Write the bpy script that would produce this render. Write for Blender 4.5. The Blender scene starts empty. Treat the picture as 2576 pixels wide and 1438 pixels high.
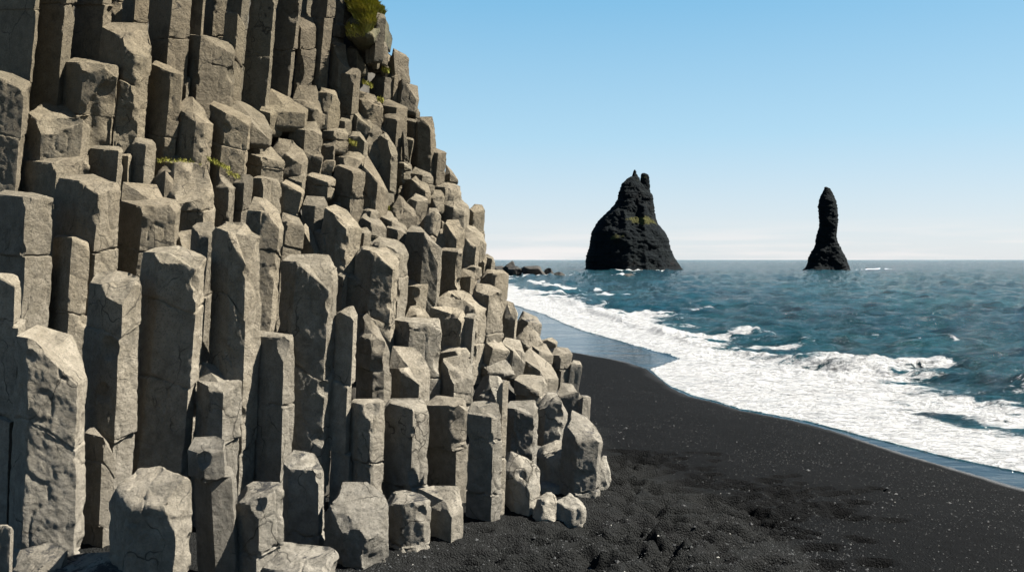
import bpy, math, random
import numpy as np
R = math.radians
C = bpy.context.scene.collection
FPX, CX, HY, CAMH = 2140.0, 1376.0, 698.0, 3.0      # focal length, centre column and horizon row of the photograph (pixels), eye height (m)
K = 1726/600.0
FR = {'A': (0, 0, K), 'B': (500, 0, K), 'C': (0, 400, K), 'D': (500, 400, K), 'E': (900, 400, K), 'F': (0, 700, K), 'G': (500, 700, K),
      'H': (0, 1036, K), 'I': (500, 1036, K), 'J': (1050, 750, K), 'K': (1050, 1036, K), 'M': (900, 0, 1726/420.), 'N': (900, 200, 1726/420.),
      'T': (0, 0, 2576/2752.), 'S': (1500, 400, 2576/900.), 'R': (1300, 640, 2576/300.)}
TS = 2576/2752.

# ------------------------------------------------------------ noise
def _h(ix, iy, iz):
    h = (ix*np.uint32(374761393) + iy*np.uint32(668265263) + iz*np.uint32(2246822519)).astype(np.uint32)
    h ^= h >> np.uint32(13); h = (h*np.uint32(1274126177)).astype(np.uint32); h ^= h >> np.uint32(16)
    return h.astype(np.float64)/4294967295.0*2-1
def vn(p):
    p = np.asarray(p, dtype=np.float64); i = np.floor(p); f = p-i; u = f*f*f*(f*(f*6-15)+10)
    i = i.astype(np.int64).astype(np.uint32)
    x, y, z = i[..., 0], i[..., 1], i[..., 2]; o = np.uint32(1); r = 0
    for a in (0, 1):
        for b in (0, 1):
            for c in (0, 1):
                w = (u[..., 0] if a else 1-u[..., 0])*(u[..., 1] if b else 1-u[..., 1])*(u[..., 2] if c else 1-u[..., 2])
                r = r + w*_h(x+o*np.uint32(a), y+o*np.uint32(b), z+o*np.uint32(c))
    return r
def fbm(p, n=3, g=.5):
    r = 0; a = 1.0; q = np.array(p, dtype=np.float64)
    for k in range(n):
        r = r+a*vn(q); a *= g; q = q*2.03+17.3
    return r
def v3(x, y, z=0): return np.stack([x, y, z+0*x], -1)

# ------------------------------------------------------------ objects
def link(name, verts, polys, mats, label=None, cat=None, kind=None, group=None, smooth=True, origin=None, parent=None, midx=None, attrs=None, sharp=0):
    verts = np.asarray(verts, dtype=np.float64)
    if origin is not None: verts = verts-np.array(origin)
    me = bpy.data.meshes.new(name)
    q = [np.asarray(a, dtype=np.int32) for a in polys if len(a)]
    nl = sum(a.size for a in q); npol = sum(len(a) for a in q)
    me.vertices.add(len(verts)); me.vertices.foreach_set('co', verts.astype(np.float32).ravel())
    me.loops.add(nl); me.loops.foreach_set('vertex_index', np.concatenate([a.ravel() for a in q]))
    tot = np.concatenate([np.full(len(a), a.shape[1], np.int32) for a in q])
    st = np.concatenate([[0], np.cumsum(tot)[:-1]]).astype(np.int32)
    me.polygons.add(npol); me.polygons.foreach_set('loop_start', st); me.polygons.foreach_set('loop_total', tot)
    me.polygons.foreach_set('use_smooth', np.full(npol, smooth))
    if midx is not None: me.polygons.foreach_set('material_index', midx)
    if attrs:
        for k, v in attrs.items():
            at = me.attributes.new(k, 'FLOAT', 'POINT'); at.data.foreach_set('value', np.asarray(v, dtype=np.float32).ravel())
    me.update(calc_edges=True)
    if sharp: me.set_sharp_from_angle(angle=R(sharp))
    for m in mats: me.materials.append(m)
    o = bpy.data.objects.new(name, me); C.objects.link(o)
    if origin is not None: o.location = origin
    if label: o['label'] = label
    if cat: o['category'] = cat
    if kind: o['kind'] = kind
    if group: o['group'] = group
    if label and not kind: o['kind'] = 'thing'
    if parent: o.parent = parent
    return o

# ------------------------------------------------------------ materials
class NT:
    def __init__(s, name):
        s.m = bpy.data.materials.new(name); s.m.use_nodes = True; s.t = s.m.node_tree; s.n = s.t.nodes; s.l = s.t.links
        s.b = s.n['Principled BSDF']
        s.pos = s.n.new('ShaderNodeNewGeometry').outputs['Position']
    def new(s, k, **kw):
        n = s.n.new('ShaderNode'+k)
        for a, v in kw.items(): setattr(n, a, v)
        return n
    def put(s, inp, v):
        if hasattr(v, 'links') or hasattr(v, 'is_output'): s.l.new(v, inp)
        else: inp.default_value = v
    def noise(s, scale, detail=4, rough=.55, vec=None, dist=0):
        n = s.new('TexNoise'); n.inputs['Scale'].default_value = scale; n.inputs['Detail'].default_value = detail
        n.inputs['Roughness'].default_value = rough; n.inputs['Distortion'].default_value = dist
        s.l.new(vec or s.pos, n.inputs['Vector']); return n.outputs['Fac']
    def voro(s, scale, feature='F1', vec=None):
        n = s.new('TexVoronoi', feature=feature); n.inputs['Scale'].default_value = scale; s.l.new(vec or s.pos, n.inputs['Vector']); return n.outputs['Distance']
    def ramp(s, f, a, b, ca=(0, 0, 0, 1), cb=(1, 1, 1, 1)):
        n = s.new('ValToRGB'); e = n.color_ramp.elements; e[0].position = a; e[1].position = b; e[0].color = ca; e[1].color = cb
        s.put(n.inputs[0], f); return n.outputs[0]
    def mix(s, f, a, b, mode='MIX'):
        n = s.new('Mix', data_type='RGBA', blend_type=mode); s.put(n.inputs[0], f); s.put(n.inputs[6], a); s.put(n.inputs[7], b); return n.outputs[2]
    def math(s, op, a, b=0.0, c=None):
        n = s.new('Math', operation=op); s.put(n.inputs[0], a); s.put(n.inputs[1], b)
        if c is not None: s.put(n.inputs[2], c)
        return n.outputs[0]
    def mapr(s, f, a, b, c=0.0, d=1.0, smooth=False):
        n = s.new('MapRange'); n.interpolation_type = 'SMOOTHSTEP' if smooth else 'LINEAR'
        for k, v in enumerate((f, a, b, c, d)): s.put(n.inputs[k], v)
        return n.outputs[0]
    def scale(s, x, y, z):
        n = s.new('VectorMath', operation='MULTIPLY'); s.l.new(s.pos, n.inputs[0]); n.inputs[1].default_value = (x, y, z); return n.outputs[0]
    def attr(s, name):
        n = s.new('Attribute'); n.attribute_name = name; return n.outputs['Fac']
    def bump(s, h, strength=1.0, dist=.02, normal=None):
        n = s.new('Bump'); s.put(n.inputs['Strength'], strength); s.put(n.inputs['Distance'], dist); s.put(n.inputs['Height'], h)
        if normal is not None: s.l.new(normal, n.inputs['Normal'])
        return n.outputs[0]
    def rnd(s): return s.new('ObjectInfo').outputs['Random']
def mat_basalt(name='columnar_basalt', tone=1.0, sandtop=False):
    s = NT(name); k = tone*.61
    n1 = s.noise(.9, 5, .6); n2 = s.noise(7, 6, .65); n3 = s.noise(55, 3, .6)
    col = s.mix(s.ramp(n1, .35, .68), (.150*k, .131*k, .097*k, 1), (.250*k, .220*k, .165*k, 1))
    col = s.mix(s.ramp(n2, .38, .72), col, (.30*k, .27*k, .215*k, 1))
    col = s.mix(s.math('MULTIPLY', s.ramp(s.noise(2.6, 6, .75), .55, .66), .75), col, (.095*k, .085*k, .062*k, 1))
    col = s.mix(s.math('MULTIPLY', s.ramp(n3, .50, .66), .7), col, (.10*k, .09*k, .072*k, 1))
    # the foot of the cliff, washed by spray, is greyer than the weathered upper rock
    z = s.new('SeparateXYZ'); s.l.new(s.pos, z.inputs[0])
    col = s.mix(s.mapr(z.outputs[2], 0.0, 2.6, .7, 0.0), col, s.mix(s.ramp(n2, .3, .7), (.155*k, .15*k, .135*k, 1), (.30*k, .288*k, .26*k, 1)))
    wv = s.new('VectorMath', operation='ADD'); wn = s.new('TexNoise'); wn.inputs['Scale'].default_value = 3; s.l.new(s.pos, wn.inputs['Vector'])
    wsc = s.new('VectorMath', operation='SCALE'); wsc.inputs[3].default_value = .35; s.l.new(wn.outputs['Color'], wsc.inputs[0]); s.l.new(s.scale(1, 1, .6), wv.inputs[0]); s.l.new(wsc.outputs[0], wv.inputs[1])
    ck = s.voro(1.9, 'DISTANCE_TO_EDGE', wv.outputs[0])
    ckm = s.math('MULTIPLY', s.mapr(ck, .002, .012, 1, 0), s.ramp(s.noise(1.7, 3), .48, .57))
    col = s.mix(s.math('MULTIPLY', ckm, .75), col, (.03*k, .028*k, .022*k, 1))
    col = s.mix(s.mapr(z.outputs[2], 2.2, 5.5, 0, .85), col, s.mix(.5, (.50, .47, .40, 1), s.mix(s.ramp(s.noise(.6, 4), .4, .6), (.42, .40, .30, 1), (.62, .56, .46, 1))), 'MULTIPLY')
    rn = s.mapr(s.rnd(), 0, 1, .74, 1.12)
    hs = s.new('HueSaturation'); s.l.new(col, hs.inputs['Color']); s.l.new(rn, hs.inputs['Value']); col = s.mix(s.mapr(s.math('FRACT', s.math('MULTIPLY', s.rnd(), 7.3)), 0, 1, 0, .35), hs.outputs[0], s.mix(1.0, hs.outputs[0], (1.0, .90, .74, 1), 'MULTIPLY'))
    if sandtop:
        nz = s.new('SeparateXYZ'); g = s.new('NewGeometry'); s.l.new(g.outputs['True Normal'], nz.inputs[0])
        f = s.math('MULTIPLY', s.mapr(nz.outputs[2], .75, .92, 0, 1), s.ramp(s.noise(4.5, 7, .75), .50, .56))
        col = s.mix(f, col, (.018, .018, .018, 1))
    s.l.new(col, s.b.inputs['Base Color']); s.b.inputs['Roughness'].default_value = .86; s.b.inputs['Specular IOR Level'].default_value = .25
    hh = s.math('ADD', s.math('MULTIPLY', s.noise(11, 8, .78, dist=.9), 1.0), s.math('MULTIPLY', s.voro(22), .25))
    b0 = s.bump(s.math('MULTIPLY', ckm, -1.0), .9, .02)
    b1 = s.bump(hh, 1.0, .036, b0)
    h2 = s.math('ADD', s.noise(26, 6, .78), s.math('MULTIPLY', s.noise(120, 2), .4))
    s.l.new(s.bump(h2, 1.0, .022, b1), s.b.inputs['Normal'])
    return s.m
BAS = mat_basalt(); BAS_SAND = mat_basalt('basalt_with_blown_sand', 1.05, True); PALE = mat_basalt('bleached_boulder_basalt', 1.3)
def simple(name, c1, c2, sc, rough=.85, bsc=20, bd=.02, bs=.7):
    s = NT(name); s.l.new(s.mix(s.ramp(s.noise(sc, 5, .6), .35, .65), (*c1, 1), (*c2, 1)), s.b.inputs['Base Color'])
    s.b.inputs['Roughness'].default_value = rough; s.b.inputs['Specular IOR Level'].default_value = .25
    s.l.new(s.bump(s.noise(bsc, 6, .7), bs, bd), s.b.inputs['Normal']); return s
SHORE = simple('dark_shore_rock', (.009, .0088, .008), (.024, .022, .019), .4, bsc=1.5, bd=.4).m
CLIFFM = simple('shade_painted_basalt', (.015, .0135, .011), (.03, .028, .023), 2, bsc=8, bd=.03).m  # darker than the columns: the deep shade of their gaps is painted in

# ------------------------------------------------------------ depth of the cliff front seen at photo position (x, bottom row), both in T units
XS = [-400, 0, 500, 900, 1200, 1400, 1600]
YS = [-100, 0, 200, 400, 600, 800, 1000, 1200, 1350, 1438, 1560]
DT = np.array([[13.0, 13.2, 14.5, 17.0, 19.0, 20.0, 20.0], [12.4, 12.6, 14.0, 16.2, 18.3, 20.0, 20.0], [11.7, 11.9, 13.2, 15.2, 17.3, 19.0, 20.0],
               [11.0, 11.2, 12.4, 14.2, 16.3, 18.0, 19.0], [10.4, 10.6, 11.6, 13.0, 15.0, 17.0, 18.0], [9.9, 10.0, 10.8, 11.9, 13.6, 15.6, 17.0],
               [9.3, 9.4, 9.9, 10.7, 12.0, 13.6, 15.0], [8.6, 8.7, 9.0, 9.6, 10.4, 10.9, 11.2], [7.9, 8.0, 8.2, 8.6, 8.9, 9.2, 9.4],
               [7.2, 7.3, 7.4, 7.6, 7.7, 7.8, 7.8], [6.6, 6.7, 6.8, 6.9, 7.0, 7.0, 7.0]])
def F(x, y):
    x = np.clip(x, XS[0], XS[-1]); y = np.clip(y, YS[0], YS[-1])
    i = int(np.searchsorted(XS, x, 'right')-1); i = min(i, len(XS)-2); j = int(np.searchsorted(YS, y, 'right')-1); j = min(j, len(YS)-2)
    a = (x-XS[i])/(XS[i+1]-XS[i]); b = (y-YS[j])/(YS[j+1]-YS[j])
    return float((DT[j, i]*(1-a)+DT[j, i+1]*a)*(1-b)+(DT[j+1, i]*(1-a)+DT[j+1, i+1]*a)*b)
def W(px, py, d): return np.array([(px-CX)/FPX*d, d, CAMH-(py-HY)/FPX*d])

# ------------------------------------------------------------ column
def scoop(V, c, r):
    d = V-c; L = np.linalg.norm(d, axis=-1); m = L < r
    if m.any(): V[m] = c+d[m]/L[m][:, None]*r*(1+.02*vn(V[m]*6)[:, None])
    return V
def column(kind, front, back, ybT, opt, label, seed):
    rg = random.Random(seed)
    fr = np.array(front, float); bk = np.array(back, float)
    x0, x1 = fr[0, 0], fr[-1, 0]; fr[:, 0] = (x0+x1)/2+(fr[:, 0]-(x0+x1)/2)*(1+5/(x1-x0)); x0, x1 = fr[0, 0], fr[-1, 0]; xc = (x0+x1)/2; hwp = (x1-x0)/2
    d0 = F(xc*TS, ybT); hw = hwp/FPX*d0
    r = opt.get('r', 0.0)-.22; dep = .85; D = d0+.25*hw+opt.get('d', 0.0)
    P = []
    for (x, y) in fr:
        u = np.clip((x-xc)/hwp, -1, 1); P.append(W(x, y, D-dep*hw*math.sqrt(1-u*u)+r*u*hw))
    nf = len(P)
    for (x, y) in bk[::-1]:
        u = np.clip((x-xc)/hwp, -.93, .93); P.append(W(x, y, D+1.0*hw*math.sqrt(1-u*u)+r*u*hw))
    P = np.array(P); n = len(P)
    cen = P.mean(0); w = 2*hw
    zb = CAMH-(ybT/TS-HY)/FPX*D-(.12 if kind == 'B' else .9)
    if kind == 'B': zb = min(zb, P[:, 2].min()-.12)
    if ybT > 1150: zb = -.35
    zb = max(zb, -.35)
    ds = 4.0/FPX*D
    # perimeter samples
    ei = []; ef = []
    for k in range(n):
        k2 = (k+1) % n; L = np.linalg.norm((P[k2]-P[k])[:2]); sp = ds if k < nf-1 else 2.6*ds
        m = max(2, int(round(L/sp)))
        ei += [k]*m; ef += list(np.arange(m)/m)
    ei = np.array(ei); ef = np.array(ef); N = len(ei); ej = (ei+1) % n
    H = max(.15, P[:, 2].mean()-zb)
    nr = int(np.clip(H/(ds*1.25), 6, 170))
    ts = list(np.linspace(0, 1, nr)); joints = []
    nj = opt.get('j'); 
    if nj is None: nj = int(H/1.25+rg.random()*.9) if kind == 'C' else int(rg.random() < .25)
    for a in range(int(nj)):
        tj = (a+rg.uniform(.35, .85))/(nj+.3)
        if tj < .97: joints.append(tj); e = .012/H; ts += [tj-2*e, tj-e, tj, tj+e, tj+2*e]
    ts = np.array(sorted(t for t in ts if 0 <= t <= 1)); nr = len(ts)
    # corner tracks down the column
    lean = opt.get('l', .08 if ybT < 1000 else .04)
    seg = np.zeros(nr, int)
    for tj in joints: seg += ts > tj
    so = np.array([[rg.gauss(0, .024), rg.gauss(0, .022)] if a else [0, 0] for a in range(len(joints)+1)])
    zt = P[:, 2]; topz = zt.mean()
    tracks = np.zeros((nr, n, 2)); zz = zt[None, :]*(1-ts[:, None])+zb*ts[:, None]
    for k in range(n):
        q = v3(zz[:, k]*1.6, np.full(nr, k*7.7+seed*1.37), 0)
        fade = np.clip((zt[k]-zz[:, k])/.25, 0, 1)
        wob = .014*w*fade
        tracks[:, k, 0] = P[k, 0]+lean*(zz[:, k]-zt[k])+wob*(vn(q)+.5*vn(q*3.1+5))+so[seg, 0]
        tracks[:, k, 1] = P[k, 1]+wob*(vn(q+31)+.5*vn(q*3.1+9))+so[seg, 1]
        if kind == 'C': # barely wider below
            tracks[:, k, 0] += (P[k, 0]-cen[0])*.03*(zt[k]-zz[:, k])
    xy = tracks[:, ei]*(1-ef[None, :, None])+tracks[:, ej]*ef[None, :, None]
    zr = zz[:, ei]*(1-ef[None])+zz[:, ej]*ef[None]
    xy = .04*np.roll(xy, 1, 1)+.92*xy+.04*np.roll(xy, -1, 1)   # slightly worn vertical edges
    V = np.concatenate([xy, zr[..., None]], -1)            # nr x N x 3
    c2 = xy.mean(1, keepdims=True); out = xy-c2; rad = np.linalg.norm(out, axis=-1, keepdims=True); out = out/np.maximum(rad, 1e-6)
    for tj in joints:
        aa = np.linspace(0, 6.28, N); wob = (.03*vn(v3(np.cos(aa)*1.1, np.sin(aa)*1.1, seed+tj*9))+.012*vn(v3(np.cos(aa)*5, np.sin(aa)*5, seed+tj*9)))/H; gs = .35+.65*np.clip(.5+vn(v3(np.cos(aa)*2+9, np.sin(aa)*2, seed+tj*5)), 0, 1)
        g = np.exp(-((ts[:, None]-tj-wob[None])*H/.011)**2)
        V[..., :2] -= out*(g*gs[None]*rg.uniform(.015, .045))[..., None]
    # rounded rim and cap
    B = opt.get('h', 0)*.20*w+.006+.010*w
    rim = V[0].copy(); cc = rim.mean(0); cc[2] = rim[:, 2].mean()+.02*w; rd = np.linalg.norm((rim-cc)[:, :2], axis=1)
    Bn = B*(1+.6*fbm(v3(rim[:, 0]*5, rim[:, 1]*5, seed*3.3), 2))
    drop = np.clip(1-(zt.mean()-V[..., 2])/(B*3), 0, 1)
    nb = 3 if B < .08 else 6
    low = np.minimum(Bn, .3*H)
    sh = np.clip((rim[None, :, 2]-V[..., 2])/np.maximum(low[None], 1e-3), 0, 1)
    ins = 1-np.sqrt(np.clip(1-(1-sh)**2, 0, 1))
    V[..., :2] -= out*(ins*Bn[None]*.9)[..., None]
    rim = V[0].copy(); rd = np.linalg.norm((rim-cc)[:, :2], axis=1)
    nc = int(np.clip(rd.mean()/(ds*1.3), 4, 26))
    rings = [cc+(rim-cc)*s for s in (np.arange(nc-1, 0, -1)/nc)]
    allv = np.concatenate([np.array(rings[::-1]), V], 0)    # inner ring first, outwards, then down the sides
    M = allv.shape[0]; flat = allv.reshape(-1, 3)
    if kind == 'B' and ybT < 1150:                          # blocks sit askew and have a worn under edge
        zl = V[-1, :, 2].mean(); t_ = np.clip(1-(V[..., 2]-zl)/(.10*w+.02), 0, 1)**2
        V[..., :2] -= out*(t_*.12*w)[..., None]
        allv = np.concatenate([np.array(rings[::-1]), V], 0)
        a1, a2 = rg.gauss(0, .07), rg.gauss(0, .06); Rm = np.array([[math.cos(a2), 0, math.sin(a2)], [0, 1, 0], [-math.sin(a2), 0, math.cos(a2)]])@np.array([[1, 0, 0], [0, math.cos(a1), -math.sin(a1)], [0, math.sin(a1), math.cos(a1)]])
        flat = ((allv.reshape(-1, 3)-cen)@Rm.T)+cen
    # scoops traced from the photograph
    for (sx, sy, sr) in opt.get('s', []):
        u = np.clip((sx-xc)/hwp, -.95, .95); dd = D-dep*hw*math.sqrt(1-u*u)+r*u*hw
        p = W(sx, sy, dd); rm = sr/FPX*dd; dv = np.array([.15, -.8, .5]); dv /= np.linalg.norm(dv)
        scoop(flat, p+dv*rm*1.7, rm*2.0)
    if opt.get('c', 1):
        nch = rg.randint(1, 3) if w > .45 else rg.randint(0, 2)
        for _ in range(nch):
            k = rg.randrange(0, nf); p = P[k]; o = p-cen; o[2] = 0; o /= max(1e-6, np.linalg.norm(o)); o = o*1.0+np.array([rg.uniform(-.5, .5), rg.uniform(-.5, 0), rg.uniform(.5, 1.5)])
            o /= np.linalg.norm(o); rr = rg.uniform(.5, 2.4)*w; dp = rg.uniform(.04, .13)*w
            scoop(flat, p-o*B*.4+o*(rr-dp), rr)
        for _ in range(rg.randint(4, 9) if kind == 'C' else rg.randint(1, 4)):      # bites out of the vertical edges
            k = rg.randrange(0, nf); t = rg.random()**1.3
            p = P[k]+np.array([lean*(-t*H), 0, -t*H]); o = p-cen; o[2] = 0; o /= max(1e-6, np.linalg.norm(o)); o += np.array([rg.uniform(-.5, .5), 0, rg.uniform(-.8, .8)]); o /= np.linalg.norm(o)
            rr = rg.uniform(.08, .30)*w; dp = min(rr*.5, rg.uniform(.02, .05)*w)
            scoop(flat, p+o*(rr-dp), rr)
        for _ in range(rg.randint(0, 1) if kind == 'C' else 0):
            f0 = rg.random(); k = rg.randrange(0, nf-1); t = rg.random()**.8
            p = P[k]*(1-f0)+P[k+1]*f0; p = p+np.array([lean*(-t*H), 0, -t*H]); o = p-cen; o[2] = 0; o /= max(1e-6, np.linalg.norm(o)); o[2] = rg.uniform(-.15, .3); o /= np.linalg.norm(o)
            rr = rg.uniform(1.5, 3)*w; dp = rg.uniform(.02, .05)*w
            scoop(flat, p+o*(rr-dp), rr)
    # surface relief
    top = np.array([cc[0], cc[1], cc[2]])
    nd = flat-np.array([cc[0], cc[1], 0]); nd[:, 0] -= lean*(flat[:, 2]-topz); nd[:, 2] = 0
    nd /= np.maximum(np.linalg.norm(nd, axis=1), 1e-6)[:, None]
    iscap = np.repeat(np.arange(M) < nc-1, N); nd[iscap] = (0, 0, 1)
    q = flat+seed*3.7
    qs = q*np.array([1, 1, .55])
    amp = min(1.0, w/.5)
    dsp = amp*(.008*vn(qs*1.6)+.004*fbm(qs*5.5+9, 2)+.0060*fbm(qs*14, 2)+.0045*vn(q*34))
    rid = np.abs(vn(qs*4.3+50)); dsp -= amp*.014*np.clip(.12-rid, 0, 1)/.12
    flat = flat+nd*dsp[:, None]
    # faces
    ia = np.arange(M-1)[:, None]*N; ja = np.arange(N)[None]; jb = (ja+1) % N
    quads = np.stack([ia+ja, ia+N+ja, ia+N+jb, ia+jb], -1).reshape(-1, 4)
    ci = len(flat); bi = ci+1
    cv = flat[:N].mean(0); bv = flat[-N:].mean(0)
    flat = np.concatenate([flat, [cv, bv]], 0)
    jf = np.arange(N); jg = (jf+1) % N
    tri = np.concatenate([np.stack([np.full(N, ci), jf, jg], -1), np.stack([(M-1)*N+jf, np.full(N, bi), (M-1)*N+jg], -1)], 0)
    name = 'basalt_column' if kind == 'C' else 'basalt_block'
    cull = None
    org = (float(bv[0]), float(bv[1]), float(max(bv[2], 0)))
    link(name, flat, [quads, tri], [PALE if opt.get('m') else BAS_SAND if 'sand' in label else BAS], label, 'rock column' if kind == 'C' else 'rock block', group='basalt columns of the cliff' if kind == 'C' else 'basalt blocks of the cliff', origin=org, sharp=28)

def parse(line):
    kd, f, a, b, yb, op, lab = line.split('|')
    ox, oy, k = FR[f]
    def pts(s): return [(float(q.split(',')[0])/k+ox, float(q.split(',')[1])/k+oy) for q in s.split()]
    o = {'s': []}
    for t in op.split():
        if t == 'j': o['j'] = 2; continue
        kk, v = t.split('=')
        if kk == 's':
            x, y, r = map(float, v.split(',')); o['s'].append((x/k+ox, y/k+oy, r/k))
        else: o[kk] = float(v)
    if 'l' not in o and f in 'K': o['l'] = .03
    return kd, pts(a), pts(b), float(yb), o, lab

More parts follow.
